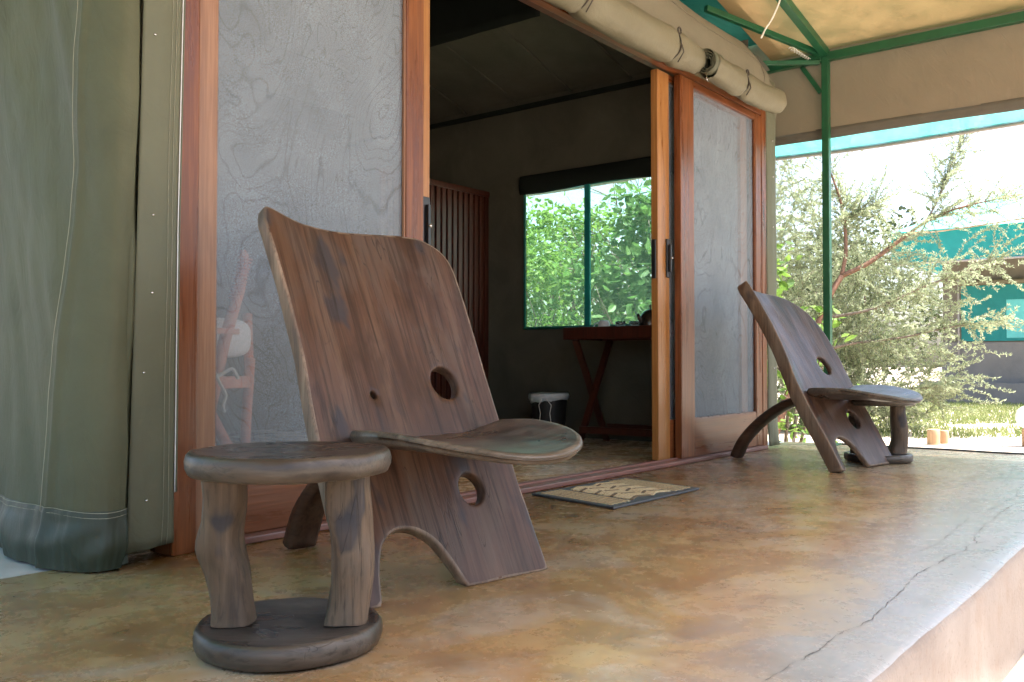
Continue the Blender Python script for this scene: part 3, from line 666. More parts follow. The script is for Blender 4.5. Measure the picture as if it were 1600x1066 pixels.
tube('rope_tie', spline([W(1.90, 2.795, .50), W(1.915, 2.785, .46), W(1.935, 2.78, .42), W(1.925, 2.78, .385), W(1.93, 2.78, .36)], 20), .006, 'rope_white', cc_, 8)

# ================================================================== CARVED CHAIRS
def plate(outline, holes, step, fz, thick, redge, seed=0):
    """closed slab from a 2-D outline with holes; returns list of (a,b,top),(a,b,bottom) verts and faces. fz(a,b)->offset of mid surface"""
    def dens(P, st):
        out = []
        for i in range(len(P)):
            a, b = Vector(P[i]), Vector(P[(i + 1) % len(P)]); n = max(1, int((b - a).length / st))
            out += [a.lerp(b, k / n) for k in range(n)]
        return out
    loops = [dens(outline, step * .6)] + [dens(h, step * .4) for h in holes]
    pts = []; edges = []
    for L in loops:
        k = len(pts); pts += L; edges += [(k + i, k + (i + 1) % len(L)) for i in range(len(L))]
    nb = len(pts); segA = np.array([pts[e[0]] for e in edges]); segB = np.array([pts[e[1]] for e in edges])
    def dist(Q):
        Q = np.asarray(Q)[:, None, :]; A = segA[None]; B = segB[None]; d = B - A
        t = np.clip(((Q - A) * d).sum(-1) / np.maximum((d * d).sum(-1), 1e-12), 0, 1); return np.sqrt((((A + t[..., None] * d) - Q) ** 2).sum(-1)).min(1)
    def inside(Q):
        Q = np.asarray(Q); x, y = Q[:, 0][:, None], Q[:, 1][:, None]
        c_ = ((segA[:, 1] > y) != (segB[:, 1] > y)) & (x < (segB[:, 0] - segA[:, 0]) * (y - segA[:, 1]) / (segB[:, 1] - segA[:, 1] + 1e-15) + segA[:, 0])
        return c_.sum(1) % 2 == 1
    n0 = len(loops[0])
    def dist0(Q):
        Q = np.asarray(Q)[:, None, :]; A = segA[None, :n0]; B = segB[None, :n0]; d = B - A
        t = np.clip(((Q - A) * d).sum(-1) / np.maximum((d * d).sum(-1), 1e-12), 0, 1); return np.sqrt((((A + t[..., None] * d) - Q) ** 2).sum(-1)).min(1)
    # inset rings near every boundary
    ring = []
    for L in loops:
        n = len(L)
        for i in range(n):
            d = (L[(i + 1) % n] - L[i - 1]); nn = Vector((-d.y, d.x)).normalized()
            for q in (redge * .18, redge * .5, redge * 1.05): ring += [L[i] + nn * q, L[i] - nn * q]
    ring = np.array(ring); ok = inside(ring); ring = ring[ok]; dr = dist(ring); ring = ring[dr > redge * .15]
    xs = np.array([p[0] for p in pts]); ys = np.array([p[1] for p in pts])
    gx, gy = np.meshgrid(np.arange(xs.min(), xs.max(), step), np.arange(ys.min(), ys.max(), step)); G = np.stack([gx.ravel(), gy.ravel()], 1)
    G = G + rng.uniform(-.2, .2, G.shape) * step; G = G[inside(G)]; G = G[dist(G) > redge * 1.4]
    allp = pts + [Vector(p) for p in ring] + [Vector(p) for p in G]
    r = geometry.delaunay_2d_cdt(allp, edges, [], 0, 1e-6)
    P2 = np.array([tuple(p) for p in r[0]]); tris = [tuple(f) for f in r[2]]
    cen = np.array([P2[list(f)].mean(0) for f in tris]); okt = inside(cen); tris = [f for f, o in zip(tris, okt) if o]
    D = dist(P2); D0 = dist0(P2); N_ = len(P2); V = []
    prof = np.where(D < redge, np.sqrt(np.maximum(0, redge ** 2 - (redge - D) ** 2)), redge)
    for s in (1, -1):
        for i in range(N_):
            a, b = P2[i]; t = thick(a, b) / 2; e = t - redge + prof[i]
            rough_ = .0012 * nz(a * 30 + seed, b * 12, s) + .0022 * nz(a * 8, b * 5 + seed, s * 2)
            V.append((a, b, fz(a, b) + s * e + rough_))
    F = []; cnt = {}; ef = []
    for f in tris:
        a, b, c_ = f
        if np.cross(P2[b] - P2[a], P2[c_] - P2[a]) < 0: a, c_ = c_, a
        if max(D0[a], D0[b], D0[c_]) < redge * 1.1: ef += [len(F), len(F) + 1]
        F.append((a, b, c_)); F.append((c_ + N_, b + N_, a + N_))
        for e in ((a, b), (b, c_), (c_, a)): cnt[e] = cnt.get(e, 0) + 1
    nf = len(F)
    for (a, b) in cnt:
        if (b, a) not in cnt:
            if D0[a] < 1e-4: ef.append(len(F))
            F.append((b, a, a + N_, b + N_))
    plate.edge = ef
    return V, F
def circ(cx, cy, r, n=26, e=1.0): return [(cx + r * math.cos(2 * math.pi * k / n), cy + r * e * math.sin(2 * math.pi * k / n)) for k in range(n)]
def sm(P, n): return [(p.x, p.y) for p in spline([(a, b, 0) for a, b in P], n)]

def carved_chair(loc, rz, lean, s, label, second):
    t = empty('carved_chair', loc, rz, label, 'chair', 'two-plank carved chairs on the veranda'); L = R(lean)
    top = sm([(-.012, .96), (.000, 1.000), (.028, 1.008), (.11, .988), (.20, .980), (.30, .983), (.41, .984), (.475, .978), (.52, .958), (.553, .925), (.572, .875), (.577, .78)], 40)
    if second: top = sm([(-.010, .965), (.004, 1.000), (.04, 1.000), (.12, .986), (.20, .982), (.29, .978), (.37, .962), (.44, .930), (.50, .875), (.54, .81), (.566, .72), (.574, .64)], 40)
    right = [(.582, .593), (.587, .386), (.582, .234), (.585, .138), (.592, .051), (.594, .003)]
    bottom = [(.57, -.002), (.50, .0), (.44, .002), (.37, .0), (.318, .002)]
    arch = sm([(.308, .020), (.290, .060), (.258, .117), (.224, .146), (.188, .160), (.150, .160), (.116, .143), (.094, .110), (.079, .060), (.070, .012)], 30)
    left = [(.064, .0), (.03, -.002), (.004, .002), (.001, .10), (-.002, .25), (.001, .40), (.007, .60), (.001, .774), (-.006, .89)]
    out = (top + right + bottom + arch + left)
    holes = [circ(.433, .531, .041, 26, 1.12), circ(.195, .502, .0085, 12, 1.1), circ(.415, .237, .038, 26, 1.08)]
    if second: holes = [circ(.40, .545, .048, 26, 1.05), circ(.40, .245, .048, 26, 1.0)]
    out = out[::-1]
    def fz(a, b):
        k = min(1, max(0, (b - .38) / .4)); k = k * k * (3 - 2 * k); e = (a - .29) / .29
        f = k * (.030 * e * e - .012) + (.012 if second else .004) * max(0, -e) ** 3 * k + .006 * nz(a * 3, b * 3, 2 + s)
        if second: f += -.10 * max(0, b - .60) ** 2 + .020
        return f
    th = lambda a, b: (.034 + .008 * max(0, 1 - a / .05) if not second else .026 + .044 * max(0, 1 - a / .10) ** 1.5) - .004 * max(0, (b - .75)) / .25
    V, F = plate(out, holes, .018, fz, th, .008, 3 if second else 0)
    cl, sn = math.cos(L), math.sin(L)
    P = [(s * a, s * (b * sn - (h - .020) * cl) , max(.0, s * (b * cl + (h - .020) * sn))) for a, b, h in V]
    bp_ = obj('back_plank', P, F, 'chair_wood', t); bp_.data.materials.append(M['plank_edge'])
    for k_ in plate.edge: bp_.data.polygons[k_].material_index = 1
    # seat board, dished, its tongue running through the plank
    y_s = .39 * sn / 1.0
    so_ = [(.40, y_s + .075), (.20, y_s + .075)] + sm([(.19, y_s - .004), (.095, y_s - .004), (.066, y_s - .05), (.060, y_s - .14), (.085, y_s - .24), (.145, y_s - .33), (.235, y_s - .395), (.335, y_s - .420), (.430, y_s - .402), (.510, y_s - .350), (.562, y_s - .265), (.585, y_s - .15), (.580, y_s - .05), (.550, y_s - .004), (.41, y_s - .004)], 74)
    zc = .333
    sf = lambda a, b: zc + .034 * ((a - .315) / .25) ** 2 * (1.0 if b > y_s - .28 else 1) - .010 * max(0, -(b - y_s + .2)) / .17 + .004 * nz(a * 4, b * 4, 9 + s)
    ta = lambda a, b: .026 + .005 * min(1, max(0, (b - y_s + .36) / .3))
    V, F = plate(so_, [], .018, sf, ta, .015, 5 + s)
    st = obj('seat_board', [(s * a, s * b, s * h) for a, b, h in V], F, 'seat_wood', t); st.data.materials.append(M['seat_edge'])
    for k_ in plate.edge: st.data.polygons[k_].material_index = 1
    # tail: tapered, arching back to the floor
    pth = spline([(.305, y_s + .03, .330), (.302, y_s + .12, .322), (.300, y_s + .26, .285), (.297, y_s + .40, .205), (.293, y_s + .50, .105), (.290, y_s + .545, .008)], 26) if not second else spline([(.305, y_s + .03, .330), (.302, y_s + .12, .318), (.300, y_s + .25, .268), (.297, y_s + .37, .185), (.293, y_s + .46, .090), (.290, y_s + .505, .004)], 26)
    V = []; F = []; K = 12
    for i, p in enumerate(pth):
        d = (pth[min(i + 1, 26)] - pth[max(i - 1, 0)]).normalized(); up_ = Vector((1, 0, 0)).cross(d).normalized(); f = i / 26
        hw = lerp(.075, .048, min(1, f * 1.6)) if not second else lerp(.07, .036, min(1, f * 1.4)); hh = lerp(.019, .027, f)
        for k in range(K):
            a = 2 * math.pi * k / K; cx_, sx_ = math.cos(a), math.sin(a)
            cx_ = math.copysign(abs(cx_) ** .55, cx_); sx_ = math.copysign(abs(sx_) ** .55, sx_)
            q = p + Vector((1, 0, 0)) * hw * cx_ * (1 + .05 * nz(f * 6, k, 2)) + up_ * hh * sx_
            V.append((s * q.x, s * q.y, max(.0, s * q.z)))
    for i in range(26):
        for k in range(K): a, b = i * K + k, i * K + (k + 1) % K; F.append((a, a + K, b + K, b))
    F += [tuple(range(K)), tuple(range(27 * K - 1, 26 * K - 1, -1))]
    obj('tail_leg', V, F, 'chair_leg_wood', t)
    return t
CH2 = (4.49, 1.524)
BLX = (1.360, 1.476, 0.0005)
carved_chair(BLX, R(-7.6), 25, 1.0, 'large carved two-plank wooden chair in the foreground behind the near stool', False)
carved_chair((CH2[0], CH2[1], .0005), R(-8), 29.5, 1.08, 'carved two-plank wooden chair at the far end near the green post', True)

# ================================================================== STOOLS
def stool(loc, rz, label, s=1.0, hs=1.0, seed=0):
    t = empty('log_stool', loc, rz, label, 'stool', 'two-disc wooden stools on the veranda')
    def disc(z0, z1, r, sd, dish):
        h = z1 - z0; pr = [(0, z0 + .001), (r * .90, z0 + .001), (r * .965, z0 + h * .10), (r * .995, z0 + h * .35), (r, z0 + h * .6), (r * .985, z0 + h * .85), (r * .955, z1 - .001), (r * .90, z1 - .001)] + [(r * q, z1 - .002 - dish * (1 - q) ** .7) for q in (.8, .65, .5, .35, .2, .08)] + [(0, z1 - .002 - dish)]
        return pr
    def mk(name, pr, mat, sd, tx, ty):
        V = []; F = []; seg = 96; n = len(pr)
        for k in range(seg):
            a = 2 * math.pi * k / seg
            for r, z in pr:
                f = 1 + .030 * nz(math.cos(a) * 1.2 + sd, math.sin(a) * 1.2, 0) + .011 * nz(math.cos(a) * 5, math.sin(a) * 5, z * 24 + sd) + .007 * nz(math.cos(a) * 14, math.sin(a) * 14, z * 40 + sd)
                V.append((s * r * f * math.cos(a), s * r * f * math.sin(a), s * hs * (z + tx * r * math.cos(a) + ty * r * math.sin(a) + .0018 * nz(r * math.cos(a) * 14, r * math.sin(a) * 14, sd))))
        for k in range(seg):
            for i in range(n - 1): a, b = k * n + i, ((k + 1) % seg) * n + i; F.append((a, b, b + 1, a + 1))
        o = obj(name, V, F, mat, t); o.data.materials.append(M['stool_rim'])
        for ip, p_ in enumerate(o.data.polygons):
            if ip % (n - 1) in (1, 2, 3, 4, 5): p_.material_index = 1
        return o
    mk('base', disc(.0, .047, .182, seed + 1, .004), 'stool_dark', seed + 1, 0, 0)
    mk('top', disc(.316, .362, .197, seed + 4, .004), 'stool_dark', seed + 4, 0.0, 0.0)
    for sg in (-1, 1):
        V = []; F = []; K = 14; n = 18
        for i in range(n + 1):
            f = i / n; z = lerp(.045, .318, f)
            cx_ = sg * (.118 + .014 * (f - .5) * (1 if sg > 0 else 1.4)) + (-.013 * math.exp(-((f - .55) / .20) ** 2) if sg < 0 else .010 * math.sin(f * 5))
            w_ = .036 + .016 * abs(f - .5) ** 1.5 + (.004 if sg > 0 else 0)
            for k in range(K):
                a = 2 * math.pi * k / K; q = 1 + .20 * nz(math.cos(a) * 1.3 + sg * 3 + seed, math.sin(a) * 1.3, f * 2.6) + (.28 * math.exp(-((f - .5) / .12) ** 2) * max(0, -math.cos(a)) if sg < 0 else 0) + .16 * nz(math.cos(a) * 3 + seed, math.sin(a) * 3, f * 3.5)
                ca, sa = math.cos(a), math.sin(a); ca = math.copysign(abs(ca) ** .7, ca); sa = math.copysign(abs(sa) ** .7, sa)
                V.append((s * (cx_ + w_ * q * ca), s * (w_ * 1.05 * q * sa + .004 * math.sin(f * 6 + sg)), s * hs * z))
        for i in range(n):
            for k in range(K): a, b = i * K + k, i * K + (k + 1) % K; F.append((a, b, b + K, a + K))
        obj('leg', V, F, 'stool_leg_wood', t)
    return t
stool((1.125, 1.412, .0005), R(-50), 'round two-disc wooden stool nearest the camera at lower left', .955, 1.065, 0)
stool((5.19, 1.535, .0005), R(-50), 'round two-disc wooden stool beside the far chair', .96, 1.0, 11)

# ================================================================== DOOR MAT
MC = [(2.987, 2.235), (2.877, 1.781), (3.547, 1.776), (3.655, 2.205)]
c = (3.27, 2.0, .001); mat = empty('door_mat', c, 0, 'woven straw door mat with dark rubber border on the veranda floor', 'mat')
def mp(u, v, z): 
    a = Vector(MC[1]).lerp(Vector(MC[2]), u); b = Vector(MC[0]).lerp(Vector(MC[3]), u); p = a.lerp(b, v); return (p.x - c[0], p.y - c[1], z)
V = [mp(u, v, z) for z in (.0, .009) for (u, v) in ((0, 0), (1, 0), (1, 1), (0, 1))]; bevel_mesh(obj('border', V, BF, 'rubber', mat, False), .003)
def strips():
    # herringbone-like woven panel: end bands run across, the centre is a chevron of diagonal strips
    P = []
    def st(u0, v0, u1, v1, w_, h=.0045):
        a = Vector(mp(u0, v0, .009)); b = Vector(mp(u1, v1, .009)); d = (b - a).normalized(); s_ = Vector((-d.y, d.x, 0)) * w_ / 2; up_ = Vector((0, 0, h))
        P.append(([a - s_, a + s_, b + s_, b - s_, a - s_ * .7 + up_, a + s_ * .7 + up_, b + s_ * .7 + up_, b - s_ * .7 + up_], [(4, 5, 6, 7), (0, 1, 5, 4), (1, 2, 6, 5), (2, 3, 7, 6), (3, 0, 4, 7)]))
    for k in range(5):
        for u in (.055 + k * .043, .945 - k * .043):
            st(u, .07, u, .93, .0150, .0022); v_, f_ = P.pop(); obj('straw_strip', v_, f_, 'mat_weave', mat, False)
    n = 26
    for k in range(n):
        v0 = .02 + k * .0385
        for (ua, ub) in ((.275, .385), (.395, .495), (.505, .605), (.615, .725)):
            dv = .070 * (1 if int(ua * 9.1) % 2 == 0 else -1); va, vb = v0, v0 + dv
            if min(va, vb) > .085 and max(va, vb) < .915: st(ua, va, ub, vb, .0145, .004 + .001 * random.random())
    return P
PP = strips(); V, F = join([p for k, p in enumerate(PP) if k % 5]); obj('woven_panel', V, F, 'mat_weave', mat, False)['kind'] = 'stuff'
V, F = join(PP[0::5]); obj('dark_weave', V, F, 'mat_dark', mat, False)['kind'] = 'stuff'

# ================================================================== CANOPY
def rz_(x): return 2.575 + .19 * (6.05 - x) if x > 2.3 else 2.575 + .19 * 3.75 - .19 * (2.3 - x)
c = (6.05, 2.1, 0.0005); cf = empty('canopy_frame', c, 0, 'green painted steel post with beam and rafters carrying the veranda canopy', 'canopy frame')
box('post', (6.025, 2.078, .0005), (6.070, 2.124, 2.60), 'green_paint', cf, .004, c)
box('base_plate', (5.98, 2.03, .0006), (6.115, 2.17, .008), 'green_paint', cf, .002, c)
box('end_beam', (6.022, -.85, 2.520), (6.073, 2.0775, 2.575), 'green_paint', cf, .004, c); box('end_beam', (6.022, 2.1245, 2.520), (6.073, 5.2, 2.575), 'green_paint', cf, .004, c)
bar('rafter', (6.03, 2.101, 2.575), (2.35, 2.101, rz_(2.35) - .02), .05, .055, 'green_paint', cf, .004, c)
bar('hip_rafter', (6.03, 2.13, 2.57), (5.15, 2.52, 2.70), .032, .036, 'green_paint', cf, .003, c)
bar('tie_bar', (6.03, 2.14, 2.515), (5.62, 2.62, 2.50), .028, .028, 'green_paint', cf, .003, c)
bar('knee_brace', (6.045, 2.135, 2.32), (6.045, 2.26, 2.515), .012, .030, 'green_paint', cf, .002, c)
# tan canopy
c = (2.3, .9, 2.57); cn = empty('veranda_canopy', c, 0, 'tan canvas canopy stretched over the veranda with brown end valance', 'canopy')
def canf(u, v):
    x = lerp(-1.5, 6.10, u); y = lerp(-.82, 2.49, v); return (x, y, rz_(x) + .045 - .02 * math.sin(math.pi * v) * (1 - abs(2 * u - 1)) + .006 * nz(x * 2, y * 2, 5))
grid('roof_canvas', canf, 76, 30, 'tan_canvas', cn, c)
def valf(z0, z1, dx):
    return lambda u, v: (6.092 + dx + .010 * nz(u * 18, v * .8, 1) * (1 - v), lerp(-.82, 5.2, u), lerp(z0 + .004 * nz(u * 9, 0, 3), z1, v))
va_ = grid('valance', valf(2.085, 2.775, 0), 90, 8, 'valance_canvas', cn, c)
grid('valance_hem', valf(2.02, 2.09, .004), 90, 3, 'valance_hem', va_, c, .004)
# teal fly / shade net above, with its hem rod
c = (2.3, 3, 3.0); sn_ = empty('shade_net', c, 0, 'teal shade net stretched above the canopy with a grey hem rod', 'shade net')
def flyf(u, v):
    x = lerp(-2.2, 6.92, u); y = lerp(-.85, 7.2, v); r = 2.13 + .80 * (6.92 - x) if x > 6.1 else (2.786 + .21 * (6.1 - x) if x > 2.3 else 3.584 - .21 * (2.3 - x))
    return (x, y, r + .012 * math.sin(y * 2.2) * max(0, (x - 6) / .9) + .02 * math.sin(y * 1.1) * (1 if x < 6 else 0))
grid('net_sheet', flyf, 80, 60, 'shade_net', sn_, c)
tube('hem_rod', [(6.925, lerp(-.85, 7.2, i / 60), 2.122 + .012 * math.sin(lerp(-.85, 7.2, i / 60) * 2.2)) for i in range(61)], .013, 'rod_grey', sn_, 8, c)
grid('hem_sleeve', lambda u, v: (6.905 + .02 * v, lerp(-.85, 7.2, u), 2.14 + .012 * math.sin(lerp(-.85, 7.2, u) * 2.2) + .012 * v + .006 * nz(u * 60, 0, 0)), 120, 2, 'valance_hem', sn_, c)
# cable hanging from the canopy, coiled wire at the post head
cb = tube('hanging_cable', spline([(5.10, 2.02, 2.80), (5.12, 2.03, 2.66), (5.07, 2.06, 2.52), (5.02, 2.085, 2.44), (4.99, 2.10, 2.38)], 30), .005, 'rope_white', None, 6)
tag(cb, 'thin white cable hanging loose from the canopy beside the tent corner', 'cable')
L = [(lerp(5.70, 6.02, i / 140), 2.20 + .009 * math.cos(i * .38) * (1 if i > 30 else 1.8), 2.535 + .009 * math.sin(i * .38) + .01 * (i / 140)) for i in range(141)]
cw = tube('wire_tie', L, .0020, 'rope_white', None, 5); tag(cw, 'pale twisted wire wound along the green tie bar at the post head', 'wire')
# thin dark cable along the platform end
tg = tube('ground_cable', spline([(6.09, 2.2, .006), (6.10, 1.9, .006), (6.08, 1.66, .006), (6.09, 1.4, .006), (6.06, 1.1, .006), (6.10, .8, .006)], 30), .006, 'rubber', None, 6); tag(tg, 'thin black cable lying along the far end of the veranda floor', 'cable')

# ================================================================== GARDEN
def leaf_quads(P, size, aspect=.45, droop=0, nrm=None):
    """P (n,3) centres -> folded-looking diamond quads with random orientation"""
    n = len(P); a = rng.normal(size=(n, 3)); a[:, 2] -= droop; a /= np.linalg.norm(a, axis=1)[:, None]
    b = rng.normal(size=(n, 3)); b -= (b * a).sum(1)[:, None] * a; b /= np.linalg.norm(b, axis=1)[:, None]
    s = size * rng.uniform(.65, 1.3, (n, 1)); V = np.empty((n, 4, 3)); w_ = s * aspect
    V[:, 0] = P - a * s * .5; V[:, 1] = P + b * w_ * .5 - a * s * .05; V[:, 2] = P + a * s * .5; V[:, 3] = P - b * w_ * .5 - a * s * .05
    return V
def limbs(base, dirs, length, rad, depth, out, tips, spread=.55, up=.15, bend=.25, shrink=.72):
    p = Vector(base); d = Vector(dirs).normalized(); pts = [p.copy()]; n = 5
    for i in range(n):
        d = (d + Vector((random.gauss(0, bend), random.gauss(0, bend), random.gauss(0, bend) + up)) * .3).normalized(); p = p + d * length / n; pts.append(p.copy())
    out.append((pts, [rad * lerp(1, .62, i / n) for i in range(n + 1)], depth))
    if depth == 0: tips.append((pts[-1], d)); tips.append((pts[3], d)); return
    for k in range(random.choice((2, 3, 3))):
        q = pts[random.choice((3, 4, 5))]; nd = (d + Vector((random.gauss(0, spread), random.gauss(0, spread), random.gauss(0, spread * .7)))).normalized()
        limbs(q, nd, length * random.uniform(.6, .85), rad * .6, depth - 1, out, tips, spread, up, bend, shrink)

# --- feathery bush behind the far end (orange trunk)
c = (10.55, 4.05, -.29); bush = empty('feathery_bush', c, 0, 'large pale feathery bush with orange forked trunk beyond the veranda', 'bush')
def WB(x, y, d):   # helper used only for laying the trunk out in the plane facing the path: across (m), up (m), depth offset
    return (c[0] + x * .616 + d * .788, c[1] - x * .788 + d * .616, y)
tr_paths = [([WB(-.25, -.30, 0), WB(-.10, .10, .02), WB(.10, .60, 0), WB(.30, 1.05, 0), WB(.42, 1.35, -.02), WB(.55, 1.55, 0)], [.075, .065, .055, .05, .046, .042]),
            ([WB(.55, 1.55, 0), WB(.62, 1.85, .05), WB(.62, 2.25, .1), WB(.55, 2.55, .1), WB(.40, 2.95, .1), WB(.22, 3.4, .1)], [.036, .030, .024, .018, .013, .007]),
            ([WB(.55, 1.55, 0), WB(.85, 1.70, -.05), WB(1.18, 1.95, -.1), WB(1.55, 2.20, -.1), WB(1.95, 2.35, -.1), WB(2.6, 2.5, -.1)], [.040, .036, .032, .024, .016, .007]),
            ([WB(1.50, 2.18, -.1), WB(1.65, 2.45, -.1), WB(1.80, 2.85, -.1), WB(2.05, 3.3, -.1)], [.018, .014, .010, .005]),
            ([WB(.62, 2.2, .1), WB(.75, 2.30, .05), WB(.95, 2.38, .0)], [.014, .010, .006]),
            ([WB(-.2, -.2, 0), WB(-.45, .4, .15), WB(-.6, 1.0, .2), WB(-.7, 1.8, .3), WB(-.85, 2.6, .3)], [.05, .042, .032, .022, .01]),
            ([WB(.1, .6, 0), WB(.55, .75, -.2), WB(1.1, .82, -.3), WB(1.7, .95, -.35), WB(2.25, 1.0, -.35)], [.03, .024, .018, .012, .005]),
            ([WB(.3, 1.05, 0), WB(.8, 1.15, -.3), WB(1.3, 1.38, -.4), WB(1.75, 1.55, -.4), WB(2.2, 1.72, -.4)], [.028, .022, .016, .010, .005]),
            ([WB(0, .2, 0), WB(.4, .25, -.2), WB(.9, .22, -.35), WB(1.5, .28, -.4)], [.026, .02, .014, .006])]
V, F = join([tube_data(spline(p, len(p) * 4), [.78 * np.interp(i / (len(p) * 4), np.linspace(0, 1, len(r)), r).item() for i in range(len(p) * 4 + 1)], 8) for p, r in tr_paths[:3]])
obj('trunk', V, F, 'bark_orange', bush, True, c)
V, F = join([tube_data(spline(p, len(p) * 4), [.7 * np.interp(i / (len(p) * 4), np.linspace(0, 1, len(r)), r).item() for i in range(len(p) * 4 + 1)], 7) for p, r in tr_paths[3:]])
obj('limbs', V, F, 'bark_grey', bush, True, c)
# twigs and leaflets: sprays start along limbs and inside the crown volume
sprays = []
for p, r in tr_paths[1:]:
    sp_ = spline(p, 40)
    for k in range(60):
        i = random.randint(8, 40); q = sp_[i]; d = (sp_[min(i + 1, 40)] - sp_[i - 1]).normalized(); sprays.append((q, (d * .7 + Vector((random.gauss(0, .6), random.gauss(0, .6), random.gauss(.05, .5)))).normalized(), random.uniform(.25, .55)))
for k in range(2500):
    while True:
        x, y, d = random.uniform(-1.5, 1.75), random.uniform(-.2, 3.15), random.uniform(.05, 1.9)
        cx_ = -.05; wz = 1.25 if y < 2.0 else 1.25 - .45 * (y - 2.0)
        if ((x - cx_) / wz) ** 2 + ((d - .85) / 1.0) ** 2 + max(0, (y - 2.0) / 1.15) ** 2 * .7 < 1 and not (x > .75 and y > 1.9): break
    if random.random() < .22 and y > 2.2: continue
    q = Vector(WB(x, y, d)); dd = Vector((random.gauss(0, .6), random.gauss(0, .6), random.gauss(.15, .55))); sprays.append((q, dd.normalized(), random.uniform(.2, .45)))
for (x, y, n_) in ((1.9, 2.42, 12), (2.3, 2.46, 12), (1.5, 1.5, 26), (1.85, 1.65, 16), (1.75, 1.0, 26), (2.05, 1.0, 14), (1.4, .5, 34), (1.75, .32, 16), (1.2, .05, 26), (2.3, 1.95, 10), (2.0, 2.1, 12), (1.0, .3, 30), (.7, .9, 60), (1.0, 1.2, 60), (.8, .5, 60), (1.2, .8, 60), (1.3, 1.3, 40), (1.4, .2, 40), (1.1, -.05, 50), (1.2, 1.65, 30), (.5, .15, 40), (.9, .0, 30), (.9, 1.6, 26), (1.25, 1.9, 16), (1.8, 2.9, 7), (.3, 3.2, 8), (.75, 3.05, 7), (-.8, 3.1, 22), (-.4, 3.3, 12), (2.0, 3.2, 4)):
    for k in range(n_ if x < 1.45 else n_ // 3): sprays.append((Vector(WB(x + random.gauss(0, .16), y + random.gauss(0, .12), (-.3 if x > 1.3 else .3) + random.gauss(0, .2))), Vector((.616, -.788, random.gauss(.1, .5))).normalized() if x > 1 else Vector((random.gauss(0, .5), random.gauss(0, .5), 1)).normalized(), random.uniform(.2, .5)))
TW = []; LQ = []
for q, d, Ln in sprays:
    n = 6; pts = [q]; dd = d.copy()
    for i in range(n): dd = (dd + Vector((random.gauss(0, .12), random.gauss(0, .12), random.gauss(-.02, .1)))).normalized(); pts.append(pts[-1] + dd * Ln / n)
    TW.append(tube_data(pts, [.0035, .003, .003, .0025, .002, .002, .001], 3, False))
    for i in range(int(Ln * 210)):
        t = random.random() * n * .999; k = int(t); b = pts[k].lerp(pts[k + 1], t - k); sd_ = Vector((random.gauss(0, 1), random.gauss(0, 1), random.gauss(.2, 1))).normalized(); LQ.append((b, (sd_ + dd * .8).normalized()))
V, F = join(TW); obj('twigs', V, F, 'bark_grey', bush, True, c)['kind'] = 'stuff'
B = np.array([tuple(b) for b, d in LQ]) - np.array(c); Dn = np.array([tuple(d) for b, d in LQ]); n = len(B); Ln = rng.uniform(.020, .050, (n, 1))
sd2 = rng.normal(size=(n, 3)); sd2 -= (sd2 * Dn).sum(1)[:, None] * Dn; sd2 /= np.linalg.norm(sd2, axis=1)[:, None]; ww = Ln * .15
Q = np.stack([B, B + Dn * Ln * .5 + sd2 * ww, B + Dn * Ln, B + Dn * Ln * .5 - sd2 * ww], 1)
quads('crown', Q, 'feather_leaf', bush)['kind'] = 'stuff'

# --- leafy shrubs
def big_leaves(P, size, seed=0):
    """ovate leaves: two quads folded along the midrib -> (2n,4,3)"""
    n = len(P); a = rng.normal(size=(n, 3)) * (1, 1, .6) + (0, 0, .1); a /= np.linalg.norm(a, axis=1)[:, None]
    b = rng.normal(size=(n, 3)) * (1, 1, .5); b -= (b * a).sum(1)[:, None] * a; b /= np.linalg.norm(b, axis=1)[:, None]; nn = np.cross(a, b)
    s = size * rng.uniform(.6, 1.25, (n, 1)); w_ = s * rng.uniform(.48, .72, (n, 1)) * .5; O = []
    for sg in (1, -1):
        O.append(np.stack([P - a * s * .5, P + sg * b * w_ * .9 - a * s * .16 + nn * w_ * .25, P + sg * b * w_ * .75 + a * s * .22 + nn * w_ * .22, P + a * s * .5], 1))
    return np.concatenate(O)
def shrub(name, base, h, rad, n, size, mat, label, cat='shrub', group=None, stems=7, hollow=.35, bark='bark_grey', lo=.15):
    t = empty(name, base, 0, label, cat, group); st = []; tips = []
    for k in range(stems):
        a = random.uniform(0, 6.28); out = []; limbs((0.04 * math.cos(a), .04 * math.sin(a), 0), (math.cos(a) * .45, math.sin(a) * .45, 1), h * .42, .018 * h / 2, 2, out, tips); st += out
    V, F = join([tube_data(p, r, 6) for p, r, d in st]); obj('stems', V, F, bark, t)
    P = []
    cl = [(random.uniform(0, 6.28), random.uniform(0, 1) ** .5, random.uniform(lo, 1)) for _ in range(38)]
    while len(P) < n:
        a, r, z = random.choice(cl); env = math.sin(math.pi * min(1, .12 + z * .82)) ** .6
        p = np.array([r * rad * env * math.cos(a), r * rad * env * math.sin(a), z * h]) + rng.normal(size=3) * (rad * .17, rad * .17, h * .055)
        if p[2] > .04: P.append(p)
    quads('crown', big_leaves(np.array(P), size), mat, t)['kind'] = 'stuff'
    return t
# seen through the tent window
shrub('leafy_shrub', (8.35, 4.55, -.29), 2.45, 1.05, 4200, .125, 'shrub_leaf', 'bright green broad-leaved shrub outside the right half of the tent window', 'shrub', 'shrubs outside the window')
shrub('leafy_shrub', (8.6, 6.15, -.29), 2.45, 1.15, 8500, .075, 'vine_leaf', 'small-leaved light green shrub outside the left half of the tent window', 'shrub', 'shrubs outside the window')
shrub('leafy_shrub', (10.8, 7.6, -.29), 2.5, 1.8, 7000, .09, 'shrub_leaf', 'green shrub farther back outside the tent window', 'shrub', 'shrubs outside the window')
